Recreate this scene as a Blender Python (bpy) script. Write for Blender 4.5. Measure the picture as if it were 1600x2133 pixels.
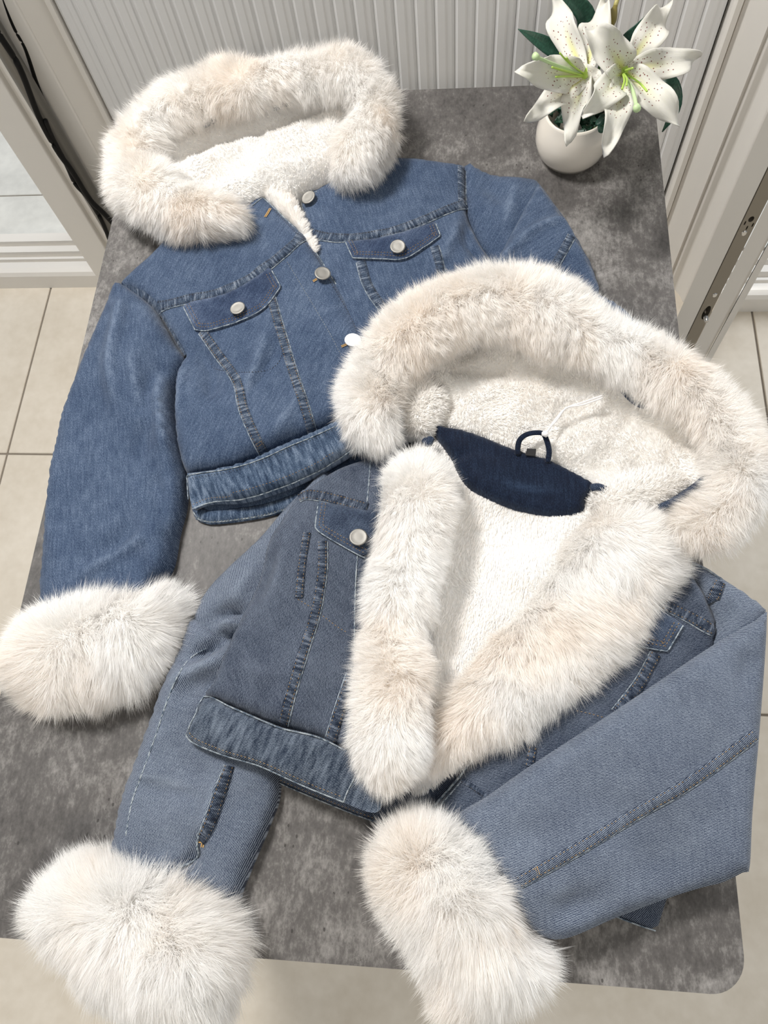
import bpy, bmesh, math, random
import numpy as np
from mathutils import Vector, Matrix, kdtree
from mathutils.geometry import delaunay_2d_cdt

for _o in list(bpy.data.objects):
    bpy.data.objects.remove(_o)
SC = bpy.context.scene
COL = SC.collection
random.seed(4)
RNG = np.random.default_rng(11)

# ------------------------------------------------------------------ camera
FPX = 1587.93
CAMLOC = np.array([0.11788, 0.13078, 1.55035])
CAMROT = tuple(math.radians(a) for a in (21.90348, 4.97995, 3.13461))
cam_d = bpy.data.cameras.new('camera')
cam = bpy.data.objects.new('camera', cam_d)
COL.objects.link(cam)
cam.location = CAMLOC
cam.rotation_euler = CAMROT
cam_d.sensor_width = 36.0
cam_d.lens = FPX / 2133.0 * 36.0
cam_d.clip_start = 0.02
SC.camera = cam

# ------------------------------------------------------------------ light
SC.view_settings.view_transform = 'Standard'
SC.view_settings.look = 'None'
SC.view_settings.gamma = 1.0
SC.view_settings.use_curve_mapping = False
SC.view_settings.exposure = -0.36
SC.cycles.max_bounces = 16
SC.cycles.diffuse_bounces = 10
SC.cycles.transmission_bounces = 10
world = bpy.data.worlds.new('world')
SC.world = world
world.use_nodes = True
world.node_tree.nodes['Background'].inputs[0].default_value = (0.90, 0.96, 1.0, 1)
world.node_tree.nodes['Background'].inputs[1].default_value = 0.36


def area_light(name, loc, target, size, energy, color):
    l = bpy.data.lights.new(name, 'AREA')
    l.shape = 'RECTANGLE'
    l.size, l.size_y = size
    l.energy = energy
    l.color = color
    o = bpy.data.objects.new(name, l)
    COL.objects.link(o)
    o.location = loc
    d = Vector(target) - Vector(loc)
    o.rotation_euler = d.to_track_quat('-Z', 'Y').to_euler()
    return o


area_light('ceiling_lamp_offscreen', (-0.85, 1.18, 2.62), (0.05, 0.5, 0.75), (0.45, 0.35), 70.0, (1.0, 0.972, 0.935))
area_light('front_fill_offscreen', (0.3, -1.3, 2.6), (0.1, 0.0, 0.0), (0.6, 0.4), 24.0, (1.0, 0.90, 0.76))  # added warm fill light behind the camera, brightens the floor in front
area_light('door_right_offscreen', (2.6, 2.2, 1.7), (0.4, 0.6, 0.6), (1.6, 2.0), 80.0, (0.97, 0.985, 1.0))

# ------------------------------------------------------------------ helpers
ROT = np.array(Matrix.Rotation(CAMROT[2], 3, 'Z') @ Matrix.Rotation(CAMROT[1], 3, 'Y') @ Matrix.Rotation(CAMROT[0], 3, 'X'))
TZ = 0.75          # table top height


def P(u, v, h=0.0):
    """photo pixel + height above the table top -> point"""
    d = ROT @ np.array([(u - 800.0) / FPX, -(v - 1066.5) / FPX, -1.0])
    k = (TZ + h - CAMLOC[2]) / d[2]
    return CAMLOC + k * d


def PN(uv, h):
    uv = np.asarray(uv, float)
    d = np.stack([(uv[:, 0] - 800.0) / FPX, -(uv[:, 1] - 1066.5) / FPX, -np.ones(len(uv))], 1) @ ROT.T
    k = (TZ + np.asarray(h) - CAMLOC[2]) / d[:, 2]
    return CAMLOC + k[:, None] * d


def PY(u, v, y):
    d = ROT @ np.array([(u - 800.0) / FPX, -(v - 1066.5) / FPX, -1.0])
    return CAMLOC + (y - CAMLOC[1]) / d[1] * d


def catmull(pts, closed=False, sub=8):
    pts = [np.array(p, float) for p in pts]
    n = len(pts)
    out = []
    rng_ = range(n if closed else n - 1)
    for i in rng_:
        p1, p2 = pts[i % n], pts[(i + 1) % n]
        if np.allclose(p1, p2):
            continue
        p0 = pts[(i - 1) % n] if (closed or i > 0) else p1
        p3 = pts[(i + 2) % n] if (closed or i + 2 < n) else p2
        for s in range(sub):
            t = s / sub
            out.append(0.5 * ((2 * p1) + (-p0 + p2) * t + (2 * p0 - 5 * p1 + 4 * p2 - p3) * t * t + (-p0 + 3 * p1 - 3 * p2 + p3) * t ** 3))
    if not closed:
        out.append(pts[-1])
    return np.array(out)


def resample(pts, step, closed=False):
    pts = np.asarray(pts, float)
    if closed:
        pts = np.vstack([pts, pts[:1]])
    seg = np.linalg.norm(np.diff(pts, axis=0), axis=1)
    s = np.concatenate([[0], np.cumsum(seg)])
    n = max(2, int(round(s[-1] / step)))
    t = np.linspace(0, s[-1], n + 1)
    if closed:
        t = t[:-1]
    return np.stack([np.interp(t, s, pts[:, k]) for k in range(pts.shape[1])], 1)


def _hash(i, j, seed):
    h = (i.astype(np.int64) * 374761393 + j.astype(np.int64) * 668265263 + seed * 1442695041) & 0x7fffffff
    h = ((h ^ (h >> 13)) * 1274126177) & 0x7fffffff
    return ((h ^ (h >> 16)) & 0xffff) / 65535.0 * 2 - 1


def noise2(x, y, seed=0):
    xi, yi = np.floor(x), np.floor(y)
    fx, fy = x - xi, y - yi
    fx = fx * fx * fx * (fx * (fx * 6 - 15) + 10)
    fy = fy * fy * fy * (fy * (fy * 6 - 15) + 10)
    a, b = _hash(xi, yi, seed), _hash(xi + 1, yi, seed)
    c, d = _hash(xi, yi + 1, seed), _hash(xi + 1, yi + 1, seed)
    return (a * (1 - fx) + b * fx) * (1 - fy) + (c * (1 - fx) + d * fx) * fy


def fbm(xy, scale, ang=0.0, stretch=1.0, seed=0, octs=3):
    c, s = math.cos(ang), math.sin(ang)
    x = (xy[:, 0] * c + xy[:, 1] * s) / scale / stretch
    y = (-xy[:, 0] * s + xy[:, 1] * c) / scale
    r = np.zeros(len(xy))
    a = 1.0
    for o in range(octs):
        r += a * noise2(x, y, seed + o * 17)
        x, y, a = x * 2.03 + 5.1, y * 2.03 + 1.7, a * 0.5
    return r


def seg_dist(xy, poly, closed=True):
    a = poly
    b = np.roll(poly, -1, 0) if closed else poly[1:]
    if not closed:
        a = poly[:-1]
    best = np.full(len(xy), 1e9)
    for k in range(len(a)):
        ab = b[k] - a[k]
        L = ab @ ab + 1e-12
        t = np.clip(((xy - a[k]) @ ab) / L, 0, 1)
        d = xy - (a[k] + t[:, None] * ab)
        best = np.minimum(best, np.einsum('ij,ij->i', d, d))
    return np.sqrt(best)


def in_poly(xy, poly):
    x, y = xy[:, 0], xy[:, 1]
    r = np.zeros(len(xy), bool)
    n = len(poly)
    for k in range(n):
        a, b = poly[k], poly[(k + 1) % n]
        if a[1] == b[1]:
            continue
        c = ((a[1] > y) != (b[1] > y)) & (x < (b[0] - a[0]) * (y - a[1]) / (b[1] - a[1]) + a[0])
        r ^= c
    return r


def mesh_tris(name, V, T, mat, parent=None, smooth=True, uv=None, kind=None):
    V = np.asarray(V, 'f4')
    T = np.asarray(T, 'i4')
    me = bpy.data.meshes.new(name)
    me.vertices.add(len(V))
    me.vertices.foreach_set('co', V.ravel())
    k = T.shape[1]
    me.loops.add(T.size)
    me.loops.foreach_set('vertex_index', T.ravel())
    me.polygons.add(len(T))
    me.polygons.foreach_set('loop_start', np.arange(0, T.size, k, dtype='i4'))
    me.polygons.foreach_set('use_smooth', np.full(len(T), smooth))
    if uv is not None:
        ul = me.uv_layers.new(name='UVMap')
        ul.data.foreach_set('uv', np.asarray(uv, 'f4')[T.ravel()].ravel())
    me.update(calc_edges=True)
    me.materials.append(mat)
    o = bpy.data.objects.new(name, me)
    COL.objects.link(o)
    if parent is not None:
        o.parent = parent
        o.matrix_parent_inverse = wmat(parent).inverted()
    if kind:
        o['kind'] = kind
    return o


def wmat(o):
    m = o.matrix_basis.copy()
    while o.parent is not None:
        m = o.parent.matrix_basis @ o.matrix_parent_inverse @ m
        o = o.parent
    return m


def bm_obj(name, bm, mat, parent=None, smooth=False):
    me = bpy.data.meshes.new(name)
    bmesh.ops.recalc_face_normals(bm, faces=bm.faces)
    bm.to_mesh(me)
    bm.free()
    me.materials.append(mat)
    if smooth:
        me.polygons.foreach_set('use_smooth', [True] * len(me.polygons))
    o = bpy.data.objects.new(name, me)
    COL.objects.link(o)
    if parent is not None:
        o.parent = parent
        o.matrix_parent_inverse = wmat(parent).inverted()
    return o


def thing(name, label, cat, loc=(0, 0, 0), group=None):
    o = bpy.data.objects.new(name, None)
    COL.objects.link(o)
    o.empty_display_size = 0.05
    o.location = loc
    o['label'] = label
    o['category'] = cat
    if group:
        o['group'] = group
    return o


def bbox(bm, lo, hi, bevel=0.0, seg=2):
    r = bmesh.ops.create_cube(bm, size=1.0)
    vs = r['verts']
    lo, hi = Vector(lo), Vector(hi)
    for v in vs:
        v.co = Vector(((lo[k] + hi[k]) / 2 + v.co[k] * (hi[k] - lo[k]) for k in range(3)))
    if bevel:
        es = list({e for v in vs for e in v.link_edges})
        bmesh.ops.bevel(bm, geom=es, offset=bevel, segments=seg, profile=0.5, affect='EDGES')


def prism(bm, plan, z0, z1):
    vb = [bm.verts.new((x, y, z0)) for x, y in plan]
    vt = [bm.verts.new((x, y, z1)) for x, y in plan]
    n = len(plan)
    for i in range(n):
        bm.faces.new((vb[i], vb[(i + 1) % n], vt[(i + 1) % n], vt[i]))
    bm.faces.new(vb[::-1])
    bm.faces.new(vt)


def tube_mesh(pts, radii, n=10, flat=1.0, cap=True):
    """tube round a 3-D polyline; radii scalar or per point; returns V, T, uv"""
    pts = np.asarray(pts, float)
    m = len(pts)
    radii = np.full(m, radii) if np.isscalar(radii) else np.asarray(radii, float)
    tan = np.gradient(pts, axis=0)
    tan /= np.linalg.norm(tan, axis=1)[:, None] + 1e-12
    up = np.array([0, 0, 1.0])
    V, UV = [], []
    s = np.concatenate([[0], np.cumsum(np.linalg.norm(np.diff(pts, axis=0), axis=1))])
    prev = None
    for i in range(m):
        a = np.cross(tan[i], up)
        if np.linalg.norm(a) < 0.2:
            a = prev if prev is not None else np.cross(tan[i], [1.0, 0, 0])
        a = a / np.linalg.norm(a)
        if prev is not None and a @ prev < 0:
            a = -a
        prev = a
        b = np.cross(a, tan[i])
        if b[2] < 0:
            b = -b
        for k in range(n):
            th = 2 * math.pi * k / n
            V.append(pts[i] + radii[i] * (math.cos(th) * a + flat * math.sin(th) * b))
            UV.append((s[i], k / n * 2 * math.pi * radii[i]))
    T = []
    for i in range(m - 1):
        for k in range(n):
            a0, a1 = i * n + k, i * n + (k + 1) % n
            b0, b1 = a0 + n, a1 + n
            T += [(a0, a1, b1), (a0, b1, b0)]
    if cap:
        for e, i in ((0, 0), (1, m - 1)):
            V.append(pts[i] + (tan[i] if e else -tan[i]) * radii[i] * 0.5)
            UV.append((s[i], 0))
            c = len(V) - 1
            for k in range(n):
                a0, a1 = i * n + k, i * n + (k + 1) % n
                T.append((a0, c, a1) if not e else (a0, a1, c))
    return np.array(V), np.array(T), np.array(UV)


def fix_orient(V, T):
    """make closed mesh normals point outwards (signed volume)"""
    a, b, c = V[T[:, 0]], V[T[:, 1]], V[T[:, 2]]
    vol = np.einsum('ij,ij->i', a - V.mean(0), np.cross(b - V.mean(0), c - V.mean(0))).sum()
    return T if vol > 0 else T[:, ::-1]


def tube(name, pts, r, mat, parent, n=8, flat=1.0):
    V, T, UV = tube_mesh(pts, r, n, flat)
    return mesh_tris(name, V, fix_orient(V, T), mat, parent, True, UV)


# ------------------------------------------------------------------ materials
class NT:
    def __init__(self, name):
        self.m = bpy.data.materials.new(name)
        self.m.use_nodes = True
        self.t = self.m.node_tree
        self.b = self.t.nodes['Principled BSDF']
        self.out = self.t.nodes['Material Output']

    def n(self, kind, **kw):
        nd = self.t.nodes.new('ShaderNode' + kind)
        for k, v in kw.items():
            setattr(nd, k, v)
        return nd

    def l(self, a, b):
        self.t.links.new(a, b)

    def val(self, sock, v):
        if hasattr(v, 'links'):
            self.l(v, sock)
        else:
            sock.default_value = v

    def math(self, op, a, b=0.0, c=None):
        nd = self.n('Math', operation=op)
        self.val(nd.inputs[0], a)
        self.val(nd.inputs[1], b)
        if c is not None:
            self.val(nd.inputs[2], c)
        return nd.outputs[0]

    def mix(self, f, a, b, mode='MIX'):
        nd = self.n('Mix', data_type='RGBA', blend_type=mode)
        self.val(nd.inputs[0], f)
        self.val(nd.inputs[6], a if hasattr(a, 'links') else (*a, 1))
        self.val(nd.inputs[7], b if hasattr(b, 'links') else (*b, 1))
        return nd.outputs[2]

    def noise(self, vec, scale, detail=3.0, rough=0.55, dist=0.0):
        nd = self.n('TexNoise')
        if vec is not None:
            self.l(vec, nd.inputs['Vector'])
        nd.inputs['Scale'].default_value = scale
        nd.inputs['Detail'].default_value = detail
        nd.inputs['Roughness'].default_value = rough
        nd.inputs['Distortion'].default_value = dist
        return nd.outputs['Fac']

    def mapping(self, vec, rot=(0, 0, 0), scale=(1, 1, 1), loc=(0, 0, 0)):
        nd = self.n('Mapping')
        self.l(vec, nd.inputs['Vector'])
        nd.inputs['Rotation'].default_value = rot
        nd.inputs['Scale'].default_value = scale
        nd.inputs['Location'].default_value = loc
        return nd.outputs['Vector']

    def ramp(self, fac, stops):
        nd = self.n('ValToRGB')
        self.l(fac, nd.inputs[0])
        e = nd.color_ramp.elements
        while len(e) < len(stops):
            e.new(0.5)
        for k, (p_, c_) in enumerate(stops):
            e[k].position = p_
            e[k].color = (*c_, 1) if len(c_) == 3 else c_
        return nd.outputs[0]

    def sstep(self, v, lo, hi):
        nd = self.n('MapRange', interpolation_type='SMOOTHSTEP')
        self.l(v, nd.inputs['Value'])
        nd.inputs['From Min'].default_value = lo
        nd.inputs['From Max'].default_value = hi
        return nd.outputs['Result']

    def bump(self, h, strength=0.3, dist=0.002):
        nd = self.n('Bump')
        nd.inputs['Strength'].default_value = strength
        nd.inputs['Distance'].default_value = dist
        self.l(h, nd.inputs['Height'])
        self.l(nd.outputs[0], self.b.inputs['Normal'])

    def base(self, c):
        self.val(self.b.inputs['Base Color'], c if hasattr(c, 'links') else (*c, 1))

    def rough(self, r, spec=0.5, metal=0.0):
        self.val(self.b.inputs['Roughness'], r)
        self.b.inputs['Specular IOR Level'].default_value = spec
        self.b.inputs['Metallic'].default_value = metal


def simple(name, col, rough=0.5, spec=0.5, metal=0.0):
    m = NT(name)
    m.base(col)
    m.rough(rough, spec, metal)
    return m.m


def denim(name, dark, mid, light, period=0.0019, twill=0.35, wash=0.5, ang=0.7, fleck=0.5, pucker=0.0):
    dark, mid, light = [tuple(np.array(c_) * np.array((1.04, 0.94, 0.94)) * (0.86 if 'faded' in name else 0.76)) for c_ in (dark, mid, light)]
    m = NT(name)
    uv = m.n('UVMap').outputs[0]
    w = m.n('TexWave', wave_type='BANDS', bands_direction='X')
    m.l(m.mapping(uv, rot=(0, 0, ang)), w.inputs['Vector'])
    w.inputs['Scale'].default_value = 0.3142 / (period * 0.5)
    w.inputs['Distortion'].default_value = 2.2
    w.inputs['Detail'].default_value = 2.0
    w.inputs['Detail Scale'].default_value = 2.5
    big = m.noise(uv, 13.0, 3.0, 0.55)
    midn = m.noise(uv, 55.0, 3.0, 0.6)
    fine = m.noise(m.mapping(uv, rot=(0, 0, ang), scale=(1.0, 0.4, 1)), 1300.0, 2.0, 0.65)
    slub = m.noise(m.mapping(uv, rot=(0, 0, 0), scale=(1.0, 0.12, 1)), 420.0, 2.0, 0.6)
    f = m.math('MULTIPLY', m.math('SUBTRACT', w.outputs['Fac'], 0.5), twill)
    f = m.math('ADD', f, m.math('MULTIPLY', m.math('SUBTRACT', fine, 0.5), fleck * 2.0))
    f = m.math('ADD', f, m.math('MULTIPLY', m.math('SUBTRACT', slub, 0.5), fleck * 0.8))
    f = m.math('ADD', f, m.math('MULTIPLY', m.math('SUBTRACT', big, 0.5), wash * 1.3))
    f = m.math('ADD', f, m.math('MULTIPLY', m.math('SUBTRACT', midn, 0.5), wash * 0.9))
    if pucker:
        pk = m.noise(m.mapping(uv, scale=(1.0, 0.2, 1)), 210.0, 2.0, 0.6)
        f = m.math('ADD', f, m.math('MULTIPLY', m.math('SUBTRACT', pk, 0.5), pucker * 2.0))
    wr = m.n('Attribute', attribute_name='wear').outputs['Fac']
    f = m.math('ADD', f, m.math('MULTIPLY', wr, m.math('ADD', 0.12, m.math('MULTIPLY', midn, 0.5))))
    f = m.math('ADD', f, 0.5)
    m.base(m.ramp(f, [(0.12, dark), (0.5, mid), (0.92, light)]))
    m.rough(0.88, 0.15)
    m.b.inputs['Sheen Weight'].default_value = 0.12
    m.bump(m.math('ADD', m.math('MULTIPLY', w.outputs['Fac'], 0.5), fine), 0.16, 0.0005)
    return m.m


M = {}
M['denim_a'] = denim('denim_light_wash', (0.020, 0.040, 0.088), (0.058, 0.102, 0.180), (0.175, 0.250, 0.355), 0.0017, 0.30, 0.34, 0.6, 0.8)
M['denim_a_seam'] = denim('denim_light_wash_seam', (0.012, 0.024, 0.050), (0.050, 0.084, 0.138), (0.25, 0.32, 0.39), 0.0017, 0.15, 0.35, 0.6, 0.6, 0.8)
M['denim_a_flap'] = denim('denim_mid_wash_flap', (0.012, 0.025, 0.062), (0.036, 0.066, 0.132), (0.15, 0.215, 0.32), 0.0017, 0.2, 0.6, 0.6, 0.7)
M['denim_a_band'] = denim('denim_light_wash_band', (0.016, 0.034, 0.072), (0.058, 0.104, 0.176), (0.22, 0.31, 0.42), 0.0017, 0.25, 0.35, 0.6, 0.6, 0.7)
M['denim_b'] = denim('denim_grey_wash', (0.008, 0.015, 0.034), (0.036, 0.060, 0.104), (0.21, 0.27, 0.345), 0.0026, 1.05, 0.5, 0.75, 0.6)
M['denim_b_sleeve'] = denim('denim_faded_sleeve', (0.016, 0.027, 0.060), (0.075, 0.115, 0.175), (0.30, 0.38, 0.46), 0.0026, 1.28, 0.36, 1.80, 0.6)
M['denim_b_seam'] = denim('denim_grey_wash_seam', (0.007, 0.013, 0.028), (0.032, 0.054, 0.092), (0.22, 0.28, 0.35), 0.0026, 0.41, 0.45, 0.75, 0.5, 0.8)
M['denim_b_flap'] = denim('denim_dark_wash_flap', (0.007, 0.013, 0.032), (0.026, 0.047, 0.092), (0.14, 0.20, 0.28), 0.0026, 0.68, 0.6, 0.75, 0.6)
M['denim_b_band'] = denim('denim_grey_wash_band', (0.009, 0.017, 0.036), (0.038, 0.064, 0.106), (0.23, 0.30, 0.37), 0.0026, 0.81, 0.4, 0.75, 0.55, 0.7)
M['denim_b_sleeve_seam'] = denim('denim_faded_sleeve_seam', (0.012, 0.020, 0.045), (0.060, 0.092, 0.14), (0.26, 0.33, 0.40), 0.0026, 0.94, 0.4, 1.45, 0.5, 0.35)
M['navy'] = denim('denim_raw_navy', (0.002, 0.004, 0.012), (0.0045, 0.011, 0.030), (0.024, 0.048, 0.095), 0.0015, 0.2, 0.2, 0.7, 0.7)
m = NT('worn_denim_edge')
m.base(m.ramp(m.noise(m.n('NewGeometry').outputs['Position'], 260.0, 2.0), [(0.38, (0.09, 0.12, 0.16)), (0.62, (0.36, 0.40, 0.43))]))
m.rough(0.9, 0.1)
M['worn'] = m.m
M['thread_dark'] = simple('dark_stitching', (0.05, 0.04, 0.035), 0.8, 0.2)
M['thread_tan'] = simple('tan_stitching', (0.36, 0.235, 0.11), 0.8, 0.2)
M['thread_gold'] = simple('gold_stitching', (0.55, 0.34, 0.12), 0.7, 0.2)
M['thread_pale'] = simple('pale_stitching', (0.30, 0.31, 0.29), 0.8, 0.2)


def fur_mat(name, col, transl=0.35):
    m = NT(name)
    at = m.n('Attribute', attribute_name='tint')
    c = m.mix(at.outputs['Fac'], col, (col[0] * 0.98, col[1] * 0.91, col[2] * 0.835))
    d = m.n('BsdfDiffuse')
    m.l(c, d.inputs[0])
    t = m.n('BsdfTranslucent')
    m.l(c, t.inputs[0])
    mx = m.n('MixShader')
    mx.inputs[0].default_value = transl
    m.l(d.outputs[0], mx.inputs[1])
    m.l(t.outputs[0], mx.inputs[2])
    m.l(mx.outputs[0], m.out.inputs['Surface'])
    return m.m


M['fur'] = fur_mat('white_faux_fur', (0.975, 0.968, 0.958), 0.48)
M['plush'] = fur_mat('white_plush', (0.965, 0.955, 0.94), 0.3)
M['fur_skin'] = simple('fur_backing', (0.97, 0.955, 0.935), 1.0, 0.0)
M['steel'] = simple('brushed_button_metal', (0.30, 0.29, 0.27), 0.58, 0.5, 1.0)
M['pearl'] = simple('white_button_wrap', (0.88, 0.89, 0.92), 0.25)
M['black_label'] = simple('black_woven_label', (0.012, 0.011, 0.012), 0.8)
M['tag_string'] = simple('clear_tag_loop', (0.82, 0.80, 0.80), 0.25)


# ------------------------------------------------------------------ cloth
class Cloth:
    """a piece of laid-out fabric: outline in photo pixels, real heights over the table"""

    def __init__(self, outline, edge=0.006, top=0.02, r=0.03, base=0.0, thick=None, noise=(0, 0.05, 0, 1), folds=(), on=None,
                 sub=6, spacing=0.006, seed=1, inset=0.0, fine=0.0, uvang=0.0):
        px = catmull(outline, True, sub)
        self.edge = edge
        self.on = on
        if on is None:
            self.poly = resample(PN(px, np.full(len(px), edge))[:, :2], spacing, True)
        else:
            h = np.full(len(px), 0.02)
            for _ in range(6):
                w = PN(px, h)[:, :2]
                h = on.h(w) + edge
            self.poly = resample(w, spacing, True)
        if inset:
            q = self.poly
            tan = np.roll(q, -1, 0) - np.roll(q, 1, 0)
            nrm = np.stack([tan[:, 1], -tan[:, 0]], 1)
            nrm /= np.linalg.norm(nrm, axis=1)[:, None] + 1e-9
            area = 0.5 * np.sum(q[:, 0] * np.roll(q[:, 1], -1) - np.roll(q[:, 0], -1) * q[:, 1])
            nrm *= -1 if area > 0 else 1
            q2 = q + nrm * inset
            k = np.array([0.2, 0.6, 0.2])
            for _ in range(6):
                q2 = 0.25 * np.roll(q2, 1, 0) + 0.5 * q2 + 0.25 * np.roll(q2, -1, 0)
            keep = in_poly(q2, q) & (seg_dist(q2, q) > inset * 0.8)
            self.poly = q2[keep]
        if fine == 0.0003:
            noise = (noise[0] * 1.5,) + tuple(noise[1:])
        self.r, self.base, self.thick, self.noise, self.seed, self.spacing, self.fine, self.uvang = r, base, thick, noise, seed, spacing, fine, uvang
        if np.isscalar(top):
            self.ctrl = None
            self.top = top
        else:
            c = np.array(top, float)
            self.ctrl = np.array([P(a, b, hh)[:2] for a, b, hh in c])
            self.top = c[:, 2]
        self.folds = []
        for fpx, amp, wid in folds:
            q = catmull(fpx, False, 5)
            self.folds.append((PN(q, np.full(len(q), edge + 0.015))[:, :2], amp * (2.1 if fine == 0.0003 else 1.0), wid))

    def h(self, xy):
        xy = np.asarray(xy, float)
        d = seg_dist(xy, self.poly)
        t = np.clip(d / self.r, 0, 1)
        t = np.where(in_poly(xy, self.poly), t, 0)
        prof = np.sqrt(np.maximum(0, 1 - (1 - t) ** 2))
        if self.ctrl is None:
            top = self.top
        else:
            D = ((xy[:, None, :] - self.ctrl[None]) ** 2).sum(2) + 4e-4
            w = 1 / D ** 1.5
            top = (w * self.top[None]).sum(1) / w.sum(1)
        if self.on is not None:
            z = self.on.h(xy) + self.edge + (top - self.edge) * prof
        else:
            z = self.edge + (top - self.edge) * prof
        amp, sc, ang, st = self.noise
        if amp:
            z = z + amp * fbm(xy, sc, ang, st, self.seed) * prof
        if self.fine:
            z = z + self.fine * fbm(xy, 0.012, 0.3, 1.0, self.seed + 5, 2) * prof
        for q, a, wd in self.folds:
            fd = seg_dist(xy, q, False)
            ends = np.minimum(1, np.minimum(np.linalg.norm(xy - q[0], axis=1), np.linalg.norm(xy - q[-1], axis=1)) / (3 * wd) + 0.25)
            z = z + a * np.exp(-(fd / wd) ** 2) * ends * np.minimum(1, prof * 1.5)
        return z

    def build(self, name, mat, parent):
        s = self.spacing
        lo, hi = self.poly.min(0), self.poly.max(0)
        gx = np.arange(lo[0], hi[0], s)
        gy = np.arange(lo[1], hi[1], s * 0.866)
        X, Y = np.meshgrid(gx, gy)
        X = X + (np.arange(len(gy)) % 2)[:, None] * s * 0.5
        g = np.stack([X.ravel(), Y.ravel()], 1)
        g = g[in_poly(g, self.poly)]
        g = g[seg_dist(g, self.poly) > s * 0.5]
        extra = []
        for k in (0.15, 0.4):                      # extra rings near the edge for the rounded rim
            pass
        pts = np.vstack([self.poly, g])
        nb = len(self.poly)
        vv, ee, ff, _, _, _ = delaunay_2d_cdt([Vector(p_) for p_ in pts], [(i, (i + 1) % nb) for i in range(nb)], [], 1, 1e-7)
        xy = np.array([(v.x, v.y) for v in vv])
        T = np.array([f for f in ff], 'i4')
        a = xy[T]
        ar = (a[:, 1, 0] - a[:, 0, 0]) * (a[:, 2, 1] - a[:, 0, 1]) - (a[:, 2, 0] - a[:, 0, 0]) * (a[:, 1, 1] - a[:, 0, 1])
        T[ar < 0] = T[ar < 0][:, ::-1]
        z = self.h(xy)
        n = len(xy)
        if self.thick is None:
            zb = np.full(n, self.base)
        else:
            zb = np.maximum(z - self.thick, self.base)
        zb = np.minimum(zb, z - 0.0004)
        cnt = {}
        for t in T:
            for i in range(3):
                e = (int(t[i]), int(t[(i + 1) % 3]))
                cnt[e] = cnt.get(e, 0) + 1
        side = []
        for (i, j) in cnt:
            if (j, i) not in cnt:
                side += [(j, i, n + i), (j, n + i, n + j)]
        V = np.vstack([np.c_[xy, z + TZ], np.c_[xy, zb + TZ]])
        TT = np.vstack([T, T[:, ::-1] + n, np.array(side, 'i4').reshape(-1, 3)])
        c, s_ = math.cos(self.uvang), math.sin(self.uvang)
        uv = np.stack([xy[:, 0] * c + xy[:, 1] * s_, -xy[:, 0] * s_ + xy[:, 1] * c], 1)
        self.V, self.T = V[:n], T
        o = mesh_tris(name, V, TT, mat, parent, True, np.vstack([uv, uv]))
        wear = (0.45 if self.thick is not None else 0.0) * np.exp(-(seg_dist(xy, self.poly) / 0.0035) ** 2)      # rubbed edges and creases
        for q, a_, wd in self.folds:
            if a_ > 0:
                fd = seg_dist(xy, q, False)
                ends = np.minimum(1, np.minimum(np.linalg.norm(xy - q[0], axis=1), np.linalg.norm(xy - q[-1], axis=1)) / (3 * wd))
                wear = np.maximum(wear, 0.75 * np.exp(-(fd / (wd * 0.38)) ** 2) * ends)
        at = o.data.attributes.new('wear', 'FLOAT', 'POINT')
        at.data.foreach_set('value', np.r_[wear, wear].astype('f4'))
        o.data.set_sharp_from_angle(angle=math.radians(70))
        self.obj = o
        return o

    def line(self, px, step=0.004, lift=0.0, closed=False):
        q = catmull(px, closed, 8)
        h = np.full(len(q), 0.02)
        for _ in range(6):
            w = PN(q, h)
            h = self.h(w[:, :2]) + lift
        w = resample(PN(q, h), step, closed)
        w[:, 2] = self.h(w[:, :2]) + lift + TZ
        return w


def offset_line(w, d):
    t = np.gradient(w[:, :2], axis=0)
    t /= np.linalg.norm(t, axis=1)[:, None] + 1e-12
    o = w.copy()
    o[:, 0] += -t[:, 1] * d
    o[:, 1] += t[:, 0] * d
    return o


def strip(name, cloth, px, width, mat, parent, thick=0.0016, lift=0.0):
    """a flat-felled seam or band lying on the cloth"""
    w = cloth.line(px, 0.004)
    cross = [(-0.5, -0.0008), (-0.47, thick), (0, thick * 1.15), (0.47, thick), (0.5, -0.0008)]
    rows = []
    for k, (f, dz) in enumerate(cross):
        o = offset_line(w, f * width)
        rip = 0.0004 * fbm(o[:, :2], 0.006, 0, 1, 3, 2)
        o[:, 2] = TZ + cloth.h(o[:, :2]) + dz + lift + (rip if 0 < k < 4 else 0)
        rows.append(o)
    m, n = len(w), len(cross)
    s = np.concatenate([[0], np.cumsum(np.linalg.norm(np.diff(w, axis=0), axis=1))])
    V = np.stack(rows, 1).reshape(-1, 3)
    UV = np.array([(s[i], cross[k][0] * width) for i in range(m) for k in range(n)])
    T = []
    for i in range(m - 1):
        for k in range(n - 1):
            a = i * n + k
            T += [(a, a + n, a + n + 1), (a, a + n + 1, a + 1)]
    V = np.asarray(V)
    T = np.array(T, 'i4')
    nz = np.cross(V[T[0, 1]] - V[T[0, 0]], V[T[0, 2]] - V[T[0, 0]])[2]
    if nz < 0:
        T = T[:, ::-1]
    return mesh_tris(name, V, T, mat, parent, True, UV)


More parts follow.
